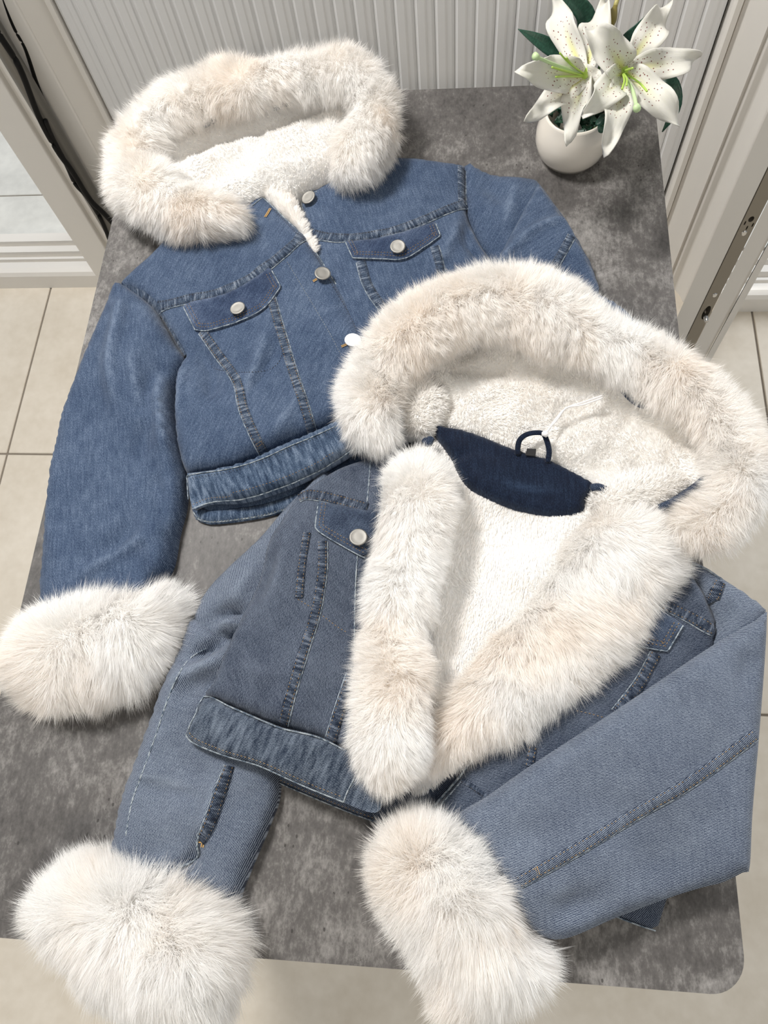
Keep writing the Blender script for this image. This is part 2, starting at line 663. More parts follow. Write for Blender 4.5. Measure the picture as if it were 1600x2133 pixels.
def stitches(cloth, px, offs, mat, parent, lift=0.0018, dash=0.0026, gap=0.0013, r=0.00042):
    """rows of sewing thread, each stitch a little raised bead"""
    V, T = [], []
    for off in offs:
        w = offset_line(cloth.line(px, 0.0015), off)
        w[:, 2] = TZ + cloth.h(w[:, :2]) + lift
        s = np.concatenate([[0], np.cumsum(np.linalg.norm(np.diff(w, axis=0), axis=1))])
        k = 0.0
        while k + dash < s[-1]:
            a = np.array([np.interp(k, s, w[:, c]) for c in range(3)])
            b = np.array([np.interp(k + dash, s, w[:, c]) for c in range(3)])
            t = b - a
            t /= np.linalg.norm(t) + 1e-9
            x = np.array([-t[1], t[0], 0])
            up = np.array([0, 0, 1.0])
            mid = (a + b) / 2
            i = len(V)
            V += [a - up * r, mid + x * r, mid + up * r * 1.3, mid - x * r, b - up * r]
            T += [(i, i + 1, i + 2), (i, i + 2, i + 3), (i + 1, i + 4, i + 2), (i + 2, i + 4, i + 3)]
            k += dash + gap
    if not V:
        return None
    return mesh_tris('stitching', np.array(V), np.array(T), mat, parent, False, None, 'stuff')


def edge_cord(name, cloth, px, r, mat, parent, lift=0.0):
    w = cloth.line(px, 0.004, lift)
    w[:, 2] += 0.0004 * fbm(w[:, :2], 0.01, 0, 1, 8, 2)
    return tube(name, w, r, mat, parent, 6)


def seam(cloth, px, width, mat, parent, thread='thread_dark', worn=0, rows=2, name='seam'):
    o = strip(name, cloth, px, width, mat, parent)
    offs = [-width * 0.34, width * 0.34][:rows]
    stitches(cloth, px, offs, M[thread], o)
    if worn:
        w = offset_line(cloth.line(px, 0.004), worn * width * 0.5)
        w[:, 2] = TZ + cloth.h(w[:, :2]) + 0.0006
        tube('worn_edge', w, 0.0007, M['worn'], o, 6)
    return o


def button(name, cloth, u, v, r, parent, mat='steel', lift=0.0015):
    w = cloth.line([(u - 2, v), (u, v), (u + 2, v)], 0.001, lift)[1]
    bm = bmesh.new()
    prof = [(0.0, 0.0), (0.55, 0.0), (0.55, 0.28), (0.93, 0.30), (1.0, 0.38), (0.97, 0.46), (0.86, 0.50), (0.8, 0.48), (0.4, 0.50), (0, 0.51)]
    rings = []
    n = 28
    for (a, b) in prof:
        if a == 0:
            rings.append([bm.verts.new((0, 0, b * r))])
        else:
            rings.append([bm.verts.new((a * r * math.cos(2 * math.pi * k / n), a * r * math.sin(2 * math.pi * k / n), b * r)) for k in range(n)])
    for A, B in zip(rings, rings[1:]):
        for k in range(n):
            if len(A) == 1:
                bm.faces.new((A[0], B[k], B[(k + 1) % n]))
            elif len(B) == 1:
                bm.faces.new((A[k], B[0], A[(k + 1) % n]))
            else:
                bm.faces.new((A[k], B[k], B[(k + 1) % n], A[(k + 1) % n]))
    e = 0.004
    hx = cloth.h(np.array([[w[0] + e, w[1]], [w[0] - e, w[1]], [w[0], w[1] + e], [w[0], w[1] - e]]))
    nrm = Vector((-(hx[0] - hx[1]) / (2 * e), -(hx[2] - hx[3]) / (2 * e), 1)).normalized()
    bm.transform(Matrix.Translation(Vector(w)) @ nrm.to_track_quat('Z', 'Y').to_matrix().to_4x4())
    return bm_obj(name, bm, M[mat], parent, True)


def buttonhole(cloth, px, parent, mat='thread_gold'):
    w = cloth.line(px, 0.0008, 0.0012)
    n = len(w)
    V, T = [], []
    for sgn in (-1, 1):
        for i in range(n):
            ph = (i % 2) * 0.0003
            for (o_, z_) in ((0.0004, 0), (0.0009, 0.0007 + ph), (0.0015, 0)):
                q = offset_line(w, sgn * o_)[i]
                V.append(q + np.array([0, 0, z_]))
    for s_ in range(2):
        for i in range(n - 1):
            for k in range(2):
                a = s_ * n * 3 + i * 3 + k
                T += [(a, a + 3, a + 4), (a, a + 4, a + 1)]
    return mesh_tris('buttonhole', np.array(V), np.array(T), M[mat], parent, True)


# ------------------------------------------------------------------ fur
def fur(V, T, parent, N, length, width=0.00040, flow=None, lay=0.5, mat='fur', seed=0, clump=34, clumpf=0.42, rand=0.24, tintf=0.26, name='fur_pile',
        minz=-0.6, droop=0.15, curl=0.12):
    rng = np.random.default_rng(seed + 100)
    V = np.asarray(V, float)
    a, b, c = V[T[:, 0]], V[T[:, 1]], V[T[:, 2]]
    cr = np.cross(b - a, c - a)
    ar = np.linalg.norm(cr, axis=1)
    fn = cr / (ar[:, None] + 1e-15)
    vn = np.zeros_like(V)
    for k in range(3):
        np.add.at(vn, T[:, k], cr)
    vn /= np.linalg.norm(vn, axis=1)[:, None] + 1e-15
    ok = fn[:, 2] > minz
    pr = np.where(ok, ar, 0)
    pr /= pr.sum()
    ti = rng.choice(len(T), N, p=pr)
    r1, r2 = rng.random(N), rng.random(N)
    s1 = np.sqrt(r1)
    w = np.stack([1 - s1, s1 * (1 - r2), s1 * r2], 1)
    root = (w[:, :1] * a[ti] + w[:, 1:2] * b[ti] + w[:, 2:] * c[ti])
    nr = w[:, :1] * vn[T[ti, 0]] + w[:, 1:2] * vn[T[ti, 1]] + w[:, 2:] * vn[T[ti, 2]]
    nr /= np.linalg.norm(nr, axis=1)[:, None] + 1e-12
    fl = np.zeros_like(root) if flow is None else flow(root)
    fl = fl - nr * np.einsum('ij,ij->i', fl, nr)[:, None] * 0.7
    # large swirl so that the lay of the pile wanders
    sw = np.stack([fbm(root[:, :2], 0.04, 0, 1, seed + 3, 2), fbm(root[:, :2], 0.04, 0, 1, seed + 9, 2), np.zeros(N)], 1) * 0.6
    d0 = nr * (1 - lay * 0.6) + fl * lay * 0.7 + sw * 0.35 + rng.normal(0, rand * 0.5, (N, 3))
    d0 /= np.linalg.norm(d0, axis=1)[:, None] + 1e-12
    d1 = nr * (1 - lay) * 0.8 + fl * lay * 1.5 + sw * 0.8 + rng.normal(0, rand, (N, 3)) + np.array([0, 0, -droop])
    d1 /= np.linalg.norm(d1, axis=1)[:, None] + 1e-12
    L = length * np.clip(rng.normal(0.85, 0.22, N), 0.3, 1.35)
    ss = np.array([0.0, 0.52, 1.0])
    cv = rng.normal(0, curl, (N, 3))
    pts = root[:, None, :] + L[:, None, None] * (ss[None, :, None] * d0[:, None, :] * (1 - 0.55 * ss[None, :, None]) + (0.62 * ss ** 2)[None, :, None] * d1[:, None, :]
                                                  + (0.35 * ss * (1 - ss))[None, :, None] * cv[:, None, :])
    K = max(4, N // clump)
    kd = kdtree.KDTree(K)
    for i in range(K):
        kd.insert(root[i], i)
    kd.balance()
    near = np.array([kd.find(r_)[1] for r_ in root])
    cf = clumpf * np.clip(rng.normal(1, 0.3, N), 0, 1.5)
    f = (cf[:, None] * (ss ** 1.4)[None, :])[:, :, None]
    pts = pts * (1 - np.clip(f, 0, 0.92)) + pts[near] * np.clip(f, 0, 0.92)
    pts[:, 1:, 2] = np.maximum(pts[:, 1:, 2], np.minimum(TZ + 0.001, root[:, None, 2]) if parent is not None else -9)
    tg = pts[:, 1:] - pts[:, :-1]
    tg = np.concatenate([tg, tg[:, -1:]], 1)
    side = np.cross(tg, nr[:, None, :] + rng.normal(0, 0.22, (N, 1, 3)))
    side /= np.linalg.norm(side, axis=2)[:, :, None] + 1e-12
    ww = width * (0.6 + 0.8 * rng.random(N))[:, None] * np.array([1.0, 0.8])[None]
    rowk = [0, 1]
    nk = 2 * len(rowk) + 1
    VV = np.zeros((N, nk, 3))
    for j, k in enumerate(rowk):
        VV[:, 2 * j] = pts[:, k] - side[:, k] * ww[:, k, None] * 0.5
        VV[:, 2 * j + 1] = pts[:, k] + side[:, k] * ww[:, k, None] * 0.5
    VV[:, nk - 1] = pts[:, 2]
    tpl = []
    for j in range(len(rowk) - 1):
        tpl += [(2 * j, 2 * j + 1, 2 * j + 3), (2 * j, 2 * j + 3, 2 * j + 2)]
    tpl = np.array(tpl + [(nk - 3, nk - 2, nk - 1)])
    TT = (tpl[None] + (np.arange(N) * nk)[:, None, None]).reshape(-1, 3)
    o = mesh_tris(name, VV.reshape(-1, 3), TT, M[mat], parent, True, None, 'stuff')
    tn = np.clip(tintf * (0.5 + 0.9 * fbm(root[:, :2], 0.05, 0.4, 1, seed + 31, 3)) + rng.normal(0, 0.12, N), 0, 1)
    at = o.data.attributes.new('tint', 'FLOAT', 'POINT')
    at.data.foreach_set('value', np.repeat(tn, nk).astype('f4'))
    return o


def flow_px(items, h=0.03):
    """lay of the pile from (u, v, du, dv) arrows drawn on the photo"""
    A = np.array([P(u, v, h) for u, v, _, _ in items])
    B = np.array([P(u + du, v + dv, h) for u, v, du, dv in items])
    D = B - A
    D[:, 2] = 0
    D /= np.linalg.norm(D, axis=1)[:, None] + 1e-9

    def f(root):
        d2 = ((root[:, None, :2] - A[None, :, :2]) ** 2).sum(2) + 3e-4
        w = 1 / d2 ** 1.5
        v = (w[:, :, None] * D[None]).sum(1) / w.sum(1)[:, None]
        return v
    return f


def fur_tube(name, path, rads, parent, N, length, flat=0.85, seed=0, lumps=0.18, **kw):
    """a stuffed roll of fur along (u, v, height) points"""
    q = catmull([(u, v, h, r) for (u, v, h), r in zip(path, rads)], False, 8)
    w = np.array([P(a[0], a[1], a[2]) for a in q])
    ww = resample(np.c_[w, q[:, 3]], 0.008)
    pts, rr = ww[:, :3], ww[:, 3]
    rr = rr * (1 + lumps * fbm(pts[:, :2], 0.05, 0, 1, seed, 2))
    e = np.minimum(1, np.minimum(np.arange(len(rr)), np.arange(len(rr))[::-1]) / 3.0 * 0.6 + 0.45)
    V, T, UV = tube_mesh(pts, rr * e, 16, flat)
    T = fix_orient(V, T)
    V = V + 0.0
    V[:, 2] = np.maximum(V[:, 2], TZ + 0.001)
    o = mesh_tris(name, V, T, M['fur_skin'], parent, True, UV)
    fur(V, T, o, N, length, seed=seed, **kw)
    return o


# ================================================================== the setting
def pvc(name, col, rough=0.35):
    m = NT(name)
    tc = m.n('TexCoord').outputs['Object']
    n = m.noise(tc, 3.0, 3.0)
    m.base(m.mix(m.math('MULTIPLY', n, 0.35), col, tuple(c * 0.9 for c in col)))
    m.rough(rough, 0.45)
    m.bump(m.noise(tc, 260.0, 2.0), 0.04, 0.0004)
    return m.m


M['pvc'] = pvc('white_pvc', (0.80, 0.775, 0.735))
M['rib'] = pvc('white_ribbed_sheet', (0.77, 0.775, 0.785), 0.42)
M['joint'] = simple('black_joint', (0.02, 0.02, 0.02), 0.7)
M['pole'] = simple('dark_grey_metal', (0.20, 0.195, 0.18), 0.4, 0.5, 0.6)
M['cable'] = simple('black_cable_rubber', (0.004, 0.004, 0.004), 0.6, 0.2)
M['plate'] = simple('lock_plate_metal', (0.30, 0.275, 0.235), 0.42, 0.5, 0.75)
M['screw'] = simple('screw_metal', (0.75, 0.74, 0.72), 0.25, 0.5, 1.0)


def tile_mat(name, c1, c2, rough=0.32):
    m = NT(name)
    g = m.n('NewGeometry').outputs['Position']
    a = m.noise(g, 5.0, 4.0, 0.6)
    b = m.noise(g, 40.0, 3.0, 0.65)
    f = m.math('ADD', m.math('MULTIPLY', a, 0.75), m.math('MULTIPLY', b, 0.25))
    col = m.ramp(f, [(0.3, c2), (0.68, c1)])
    v = m.n('TexVoronoi', feature='F1')
    m.l(g, v.inputs['Vector'])
    v.inputs['Scale'].default_value = 7.0
    sp = m.math('LESS_THAN', v.outputs['Distance'], 0.018)
    m.base(m.mix(m.math('MULTIPLY', sp, 0.6), col, (0.2, 0.17, 0.13)))
    m.rough(m.math('ADD', rough, m.math('MULTIPLY', b, 0.15)), 0.5)
    m.bump(b, 0.06, 0.001)
    return m.m


M['tile'] = tile_mat('beige_floor_tile', (0.72, 0.66, 0.57), (0.58, 0.515, 0.42))
M['tile_out'] = tile_mat('grey_outdoor_tile', (0.86, 0.86, 0.82), (0.66, 0.66, 0.63), 0.5)
M['grout'] = simple('grout', (0.22, 0.19, 0.155), 0.9)


def struct(o, label=None):
    o['kind'] = 'structure'
    if label:
        o['label'] = label
    return o


# floor: grout bed with bevelled tiles
bm = bmesh.new()
bbox(bm, (-3.0, -1.6, -0.05), (2.6, 1.46, -0.003))
floor = struct(bm_obj('floor', bm, M['grout']))
XG = [-2.71, -2.128, -1.545, -0.962, -0.379, 0.204, 0.787, 1.37, 1.953, 2.536]
YG = [1.4, 0.88, 0.346]


def tile(x0, x1, y0, y1, z, mat, parent, gap=0.0022):
    bm = bmesh.new()
    bbox(bm, (x0 + gap, y0 + gap, z - 0.012), (x1 - gap, y1 - gap, z), 0.0015, 1)
    return bm_obj('tile', bm, mat, parent)


for i in range(len(XG) - 1):
    for j in range(2):
        tile(XG[i], XG[i + 1], YG[j + 1], YG[j], 0.0, M['tile'], floor)
for (x0, x1) in ((-2.71, -0.962), (-0.962, 0.95), (0.95, 2.536)):          # larger slabs in front of the table
    for (y0, y1) in ((-0.62, 0.346), (-1.55, -0.62)):
        tile(x0, x1, y0, y1, 0.0, M['tile'], floor)

bm = bmesh.new()
bbox(bm, (-5.0, 1.46, -0.06), (5.5, 6.5, -0.024))
fo = struct(bm_obj('floor_outside', bm, M['grout']))
OX, OY = -1.075, 1.70
for i in range(-6, 11):
    for j in range(-1, 8):
        x0, y0 = OX + 0.6 * i + (0.3 if j % 2 else 0.0), OY + 0.6 * j
        tile(x0, x0 + 0.6, max(1.47, y0), y0 + 0.6, -0.02, M['tile_out'], fo)

# ribbed wall behind the table: every rib its own sheet
WX0, WX1, WY = -0.588, 0.534, 1.385
bm = bmesh.new()
bbox(bm, (WX0, WY + 0.012, 0.0), (WX1, WY + 0.05, 2.5))
wall = struct(bm_obj('wall_back', bm, M['pvc']))
NR = 33
pitch = (WX1 - WX0) / NR
prof = [(0.0, 0.013), (0.0, 0.0030), (0.07, 0.0024), (0.14, 0.0), (0.50, 0.0), (0.58, 0.0014), (0.82, 0.0014), (0.88, 0.0036), (0.985, 0.0040), (0.985, 0.013)]
bm = bmesh.new()
prism(bm, [(a * pitch, b) for a, b in prof], 0.02, 2.5)
bmesh.ops.recalc_face_normals(bm, faces=bm.faces)
ribme = bpy.data.meshes.new('rib')
bm.to_mesh(ribme)
bm.free()
ribme.materials.append(M['rib'])
for i in range(NR):
    o = bpy.data.objects.new('rib', ribme)
    COL.objects.link(o)
    o.location = (WX0 + i * pitch, WY, 0)
    o.parent = wall

trim_n = 0


def trim(plan, z0, z1, mat, label, bev=0.0):
    global trim_n
    trim_n += 1
    bm = bmesh.new()
    prism(bm, plan, z0, z1)
    if bev:
        es = [e for e in bm.edges if abs((e.verts[0].co - e.verts[1].co).z) > 0.5]
        bmesh.ops.bevel(bm, geom=es, offset=bev, segments=3, profile=0.5, affect='EDGES')
    return struct(bm_obj('trim_%d' % trim_n, bm, mat), label)


# left post of the sliding door
trim([(-0.818, 1.36), (-0.742, 1.352), (-0.742, 1.50), (-0.818, 1.50)], 0.0, 2.5, M['pvc'], 'cream door post with a bevelled edge', 0.004)
trim([(-0.742, 1.366), (-0.735, 1.366), (-0.735, 1.50), (-0.742, 1.50)], 0.0, 2.5, M['pvc'], 'narrow recessed strip beside the pole')
trim([(-0.735, 1.362), (-0.637, 1.352), (-0.637, 1.50), (-0.735, 1.50)], 0.0, 2.5, M['pvc'], 'cream post face behind the dark pole', 0.003)
trim([(-0.637, 1.358), (-0.604, 1.392), (-0.604, 1.50), (-0.637, 1.50)], 0.0, 2.5, M['pvc'], 'slanted white reveal between post and ribbed wall')
trim([(-0.604, 1.384), (-0.592, 1.380), (-0.592, 1.50), (-0.604, 1.50)], 0.0, 2.5, M['pvc'], 'thin white bead at the edge of the ribbed wall')

# left sill: stepped rail of the sliding door
bm = bmesh.new()
sill = [(1.362, 0.0), (1.362, 0.045), (1.366, 0.056), (1.376, 0.062), (1.396, 0.060), (1.398, 0.048), (1.404, 0.048), (1.405, 0.060), (1.412, 0.060), (1.413, 0.045),
        (1.424, 0.045), (1.425, 0.064), (1.444, 0.064), (1.445, 0.05), (1.455, 0.05), (1.456, 0.068), (1.482, 0.068), (1.484, -0.02)]
va = [bm.verts.new((-2.6, y, z)) for y, z in sill]
vb = [bm.verts.new((-0.79, y, z)) for y, z in sill]
for i in range(len(sill) - 1):
    bm.faces.new((va[i], va[i + 1], vb[i + 1], vb[i]))
bm.faces.new(va)
bm.faces.new(vb[::-1])
trim_n += 1
struct(bm_obj('trim_%d' % trim_n, bm, M['pvc']), 'stepped white sliding door sill on the floor')

# right frame
yy = 1.345


def xat(u, v, y):
    return PY(u, v, y)[0]


trim([(0.534, 1.40), (0.5385, 1.40), (0.5385, 1.45), (0.534, 1.45)], 0.0, 2.5, M['joint'], 'black seal beside the ribbed wall')  # plain black strip along the line between wall and frame
xa, xb = 0.5385, xat(1475, 385, 1.335)
trim([(xa, 1.372), (xa + 0.004, 1.366), (xa + 0.013, 1.366), (xa + 0.017, 1.376), (xa + 0.017, 1.45), (xa, 1.45)], 0.0, 2.5, M['pvc'], 'narrow white bead of the door frame')
trim([(xa + 0.017, 1.372), (xb - 0.004, 1.338), (xb - 0.002, 1.344), (xb + 0.002, 1.344), (xb + 0.004, 1.337), (xb + 0.004, 1.45), (xa + 0.017, 1.45)], 0.0, 2.5, M['pvc'],
     'wide flat white door frame board')
xc = xat(1522, 400, 1.30)
xd = xat(1537, 400, 1.29)
trim([(xb + 0.004, 1.335), (xb + 0.02, 1.335), (xc - 0.004, 1.315), (xc, 1.30), (xd + 0.012, 1.288), (xd + 0.06, 1.288), (xd + 0.06, 1.45), (xb + 0.004, 1.45)], 0.0, 2.5, M['pvc'],
     'moulded white door jamb beside the open door', 0.003)

# right sill
bm = bmesh.new()
va = [bm.verts.new((0.70, y - 0.092, z)) for y, z in sill]
vb = [bm.verts.new((2.4, y - 0.092, z)) for y, z in sill]
for i in range(len(sill) - 1):
    bm.faces.new((va[i], va[i + 1], vb[i + 1], vb[i]))
bm.faces.new(va)
bm.faces.new(vb[::-1])
trim_n += 1
struct(bm_obj('trim_%d' % trim_n, bm, M['pvc']), 'stepped white sill beyond the open door')

# open door leaf, its lock edge towards the table
DY = 1.0
ex = [xat(1541, 380, DY) - 0.004, xat(1586, 380, DY), xat(1600, 415, DY), xat(1600, 536, DY)]
dvx, dvy = 0.135, 0.25


def leaf(x0, x1, y):
    return [(x0, y), (x1, y), (x1 + dvx, y + dvy), (x0 + dvx, y + dvy)]


d1 = struct(None or bpy.data.objects.new('door_1', None), 'open white door leaf with a lock plate on its edge')
COL.objects.link(d1)
d1.location = (0.56, 1.0, 0.0)
for (x0, x1, y, nm, mt) in ((ex[0], ex[1] - 0.0015, DY, 'edge_profile', 'pvc'), (ex[1] - 0.0015, ex[2] + 0.0015, DY + 0.021, 'lock_channel', 'pvc'),
                            (ex[2] + 0.0015, ex[2] + 0.028, DY, 'edge_profile', 'pvc'), (ex[2] + 0.028, ex[2] + 0.034, DY + 0.004, 'seal_groove', 'pvc'),
                            (ex[2] + 0.034, ex[3], DY - 0.001, 'edge_profile', 'pvc')):
    bm = bmesh.new()
    prism(bm, leaf(x0, x1, y), 0.03, 2.1)
    bm_obj(nm, bm, M[mt], d1)
bm = bmesh.new()
bbox(bm, (ex[1], DY - 0.0006, 0.05), (ex[2], DY + 0.02, 2.08))
plate = bm_obj('lock_plate', bm, M['plate'], d1)


def disc(name, u, v, rx, rz, mat, parent, y=None, dome=0.0006):
    c = PY(u, v, DY - 0.0008)
    bm = bmesh.new()
    n = 20
    ring = [bm.verts.new((c[0] + rx * math.cos(2 * math.pi * k / n), c[1], c[2] + rz * math.sin(2 * math.pi * k / n))) for k in range(n)]
    inn = [bm.verts.new((c[0] + rx * 0.75 * math.cos(2 * math.pi * k / n), c[1] - dome, c[2] + rz * 0.75 * math.sin(2 * math.pi * k / n))) for k in range(n)]
    for k in range(n):
        bm.faces.new((ring[k], inn[k], inn[(k + 1) % n], ring[(k + 1) % n]))
    bm.faces.new(inn)
    return bm_obj(name, bm, M[mat], parent, False)


HOLES = [('keyhole', 1565, 456, 0.0042, 0.0062), ('slot', 1552, 464, 0.0012, 0.0048), ('slot', 1568, 468, 0.0012, 0.0048), ('slot', 1556, 474, 0.0012, 0.0048),
         ('bolt_slot', 1471, 651, 0.0062, 0.021)]


def ring_at(c, rx, rz, y, n=24):
    return [(c[0] + rx * math.cos(2 * math.pi * k / n), y, c[2] + rz * math.sin(2 * math.pi * k / n)) for k in range(n)]


YF, YB = DY - 0.0006, DY + 0.017
cutters = []
for (nm, u, v, rx, rz) in HOLES:                      # cut each opening into the plate
    c = PY(u, v, DY)
    bm = bmesh.new()
    A = [bm.verts.new(q) for q in ring_at(c, rx, rz, DY - 0.01)]
    B = [bm.verts.new(q) for q in ring_at(c, rx, rz, YB)]
    for k in range(24):
        bm.faces.new((A[k], A[(k + 1) % 24], B[(k + 1) % 24], B[k]))
    bm.faces.new(A[::-1])
    bm.faces.new(B)
    co = bm_obj('cutter', bm, M['plate'])
    md = plate.modifiers.new('cut', 'BOOLEAN')
    md.operation = 'DIFFERENCE'
    md.solver = 'EXACT'
    md.object = co
    cutters.append(co)
bpy.context.view_layer.update()
cut = bpy.data.meshes.new_from_object(plate.evaluated_get(bpy.context.evaluated_depsgraph_get()))
plate.modifiers.clear()
plate.data = cut
for co in cutters:
    bpy.data.objects.remove(co)
for (nm, u, v, rx, rz) in HOLES:                      # metal lining and bottom of each opening
    c = PY(u, v, DY)
    bm = bmesh.new()
    R0, R1, R2 = [[bm.verts.new(q) for q in ring_at(c, rx * f_, rz * f_, y_)] for f_, y_ in ((1.0, YF), (0.95, YF), (0.95, YB - 0.0005))]
    for a_, b_ in ((R0, R1), (R1, R2)):
        for k in range(24):
            bm.faces.new((a_[k], a_[(k + 1) % 24], b_[(k + 1) % 24], b_[k]))
    bm.faces.new(R2)
    bm_obj(nm, bm, M['plate'], plate)
for (u, v) in ((1550, 486), (1489, 615)):
    s = disc('screw', u, v, 0.0042, 0.0058, 'screw', plate, dome=0.0012)
bc = PY(1470, 657, DY + 0.003)
bm = bmesh.new()
bmesh.ops.create_cone(bm, cap_ends=True, segments=18, radius1=0.005, radius2=0.0042, depth=0.026, matrix=Matrix.Translation(Vector(bc)) @ Matrix.Rotation(math.radians(90), 4, 'X'))
bm_obj('latch_bolt', bm, M['screw'], plate, True)

# dark pole and cables by the left post
pl = thing('metal_pole', 'dark grey metal pole standing against the cream door post', 'pole', (-0.695, 1.333, 0))
bm = bmesh.new()
bmesh.ops.create_cone(bm, cap_ends=True, segments=24, radius1=0.0165, radius2=0.0165, depth=2.3, matrix=Matrix.Translation((-0.687, 1.333, 1.15)))
bm_obj('pole_tube', bm, M['pole'], pl, True)
bm = bmesh.new()
bmesh.ops.create_cone(bm, cap_ends=True, segments=24, radius1=0.03, radius2=0.022, depth=0.02, matrix=Matrix.Translation((-0.687, 1.328, 0.012)))
bm_obj('pole_foot', bm, M['pole'], pl, True)


def cable(pts, label, r=0.0042, y=1.304):
    q = catmull([(a / 3.2, b / 3.2) for a, b in pts], False, 6)
    w = np.array([PY(a, b, y) for a, b in q])
    o = tube('cable', w, r, M['cable'], None, 8)
    o['label'] = label
    o['category'] = 'cable'
    o['group'] = 'cables by the pole'
    return o


cable([(10, -60), (40, 30), (100, 180), (165, 300), (200, 400), (250, 560), (330, 760), (420, 900)], 'black cable crossing behind the dark pole from the wall side', 0.005, 1.3585)
cable([(-60, 130), (0, 240), (130, 450), (260, 780), (380, 1000), (480, 1140), (600, 1330), (700, 1430), (790, 1530), (900, 1650)],
      'thick black cable hanging beside the pole on the cream post', 0.0055)
cable([(300, 800), (350, 920), (440, 1090), (500, 1220), (570, 1300), (650, 1420), (700, 1520), (745, 1640), (800, 1760)], 'black cable branching off low beside the pole', 0.0048, 1.306)

# ================================================================== table
m = NT('concrete_laminate')
g = m.n('TexCoord').outputs['Object']
a = m.noise(g, 3.2, 5.0, 0.62, 0.4)
b = m.noise(g, 15.0, 5.0, 0.65, 0.6)
c = m.noise(m.mapping(g, scale=(1.0, 0.5, 1)), 190.0, 4.0, 0.75)
f = m.math('ADD', m.math('ADD', m.math('MULTIPLY', a, 0.5), m.math('MULTIPLY', b, 0.5)), m.math('MULTIPLY', c, 0.46))
col = m.ramp(f, [(0.53, (0.034, 0.031, 0.030)), (0.73, (0.103, 0.096, 0.092)), (0.93, (0.30, 0.288, 0.275))])
pt = m.n('TexVoronoi', feature='F1')
m.l(m.mapping(g, scale=(1, 0.6, 1)), pt.inputs['Vector'])
pt.inputs['Scale'].default_value = 120.0
pit = m.math('MULTIPLY', m.math('LESS_THAN', pt.outputs['Distance'], 0.13), m.math('GREATER_THAN', m.noise(g, 9.0, 3.0), 0.545))
col = m.mix(m.math('MULTIPLY', pit, 0.75), col, (0.025, 0.022, 0.02))
cr = m.noise(g, 34.0, 4.0, 0.7, 2.5)
crk = m.math('MULTIPLY', m.math('LESS_THAN', m.math('ABSOLUTE', m.math('SUBTRACT', cr, 0.5)), 0.006), m.math('GREATER_THAN', m.noise(g, 6.0, 2.0), 0.53))
col = m.mix(m.math('MULTIPLY', crk, 0.6), col, (0.035, 0.032, 0.03))
m.base(col)
m.rough(m.math('ADD', 0.42, m.math('MULTIPLY', b, 0.2)), 0.35)
m.bump(m.math('SUBTRACT', b, m.math('MULTIPLY', pit, 0.5)), 0.08, 0.001)
M['laminate'] = m.m
M['table_edge'] = simple('table_edge_band', (0.07, 0.062, 0.056), 0.6)
M['leg'] = simple('black_table_leg', (0.02, 0.02, 0.02), 0.45)

tb = thing('table', 'grey concrete-look laminate table with rounded corners under both jackets', 'table', (0, 0.5555, 0))


def rounded_rect(x0, x1, y0, y1, r, n=10):
    out = []
    for cx, cy, a0 in ((x1 - r, y1 - r, 0), (x0 + r, y1 - r, 90), (x0 + r, y0 + r, 180), (x1 - r, y0 + r, 270)):
        for k in range(n + 1):
            t = math.radians(a0 + 90 * k / n)
            out.append((cx + r * math.cos(t), cy + r * math.sin(t)))
    return out


rr = rounded_rect(-0.375, 0.375, 0.0, 1.111, 0.032)
bm = bmesh.new()
prism(bm, rr, TZ - 0.0008, TZ)
bm_obj('table_top', bm, M['laminate'], tb)
bm = bmesh.new()
prism(bm, rounded_rect(-0.3745, 0.3745, 0.0005, 1.1105, 0.032), TZ - 0.022, TZ - 0.0008)
bm_obj('table_edge', bm, M['table_edge'], tb)
for sx in (-1, 1):
    for y in (0.07, 1.04):
        bm = bmesh.new()
        bbox(bm, (sx * 0.30 - 0.022, y - 0.022, 0.0), (sx * 0.30 + 0.022, y + 0.022, TZ - 0.022), 0.003)
        bm_obj('leg', bm, M['leg'], tb)


# ================================================================== jacket A: light wash, buttoned, lying behind
def px_off(pts, sx, sy, k):
    return [(sx + a / k, sy + b / k) for a, b in pts]


JA = thing('denim_jacket', 'light blue cropped denim jacket with white fur hood, buttoned up beside the lily pot', 'jacket', tuple(P(520, 720, 0)), 'cropped denim jackets with fur trim')

# back panel with the inside of the back hem showing under the front
A_back = Cloth([(300, 620), (500, 520), (900, 380), (1000, 520), (1040, 650), (960, 830), (760, 985), (690, 1018), (620, 1054), (570, 1072), (520, 1082), (450, 1090), (414, 1086), (414, 1086),
                (401, 1066), (392, 1000), (372, 950), (368, 850), (385, 750), (330, 650)],
               edge=0.003, top=0.008, r=0.012, noise=(0.001, 0.05, 0, 1), spacing=0.010, seed=2)
A_back.build('back_panel', M['denim_a'], JA)
hem_in = [(403, 1066), (416, 1083), (450, 1087), (520, 1079), (570, 1069), (620, 1051), (690, 1013), (740, 985)]
seam(A_back, [(412, 1068), (430, 1076), (450, 1077), (520, 1069), (570, 1058), (620, 1040), (690, 1002)], 0.014, M['denim_a_band'], A_back.obj, 'thread_pale', 0, 1, 'hem_facing')
edge_cord('worn_edge', A_back, hem_in, 0.0008, M['worn'], A_back.obj, 0.0005)

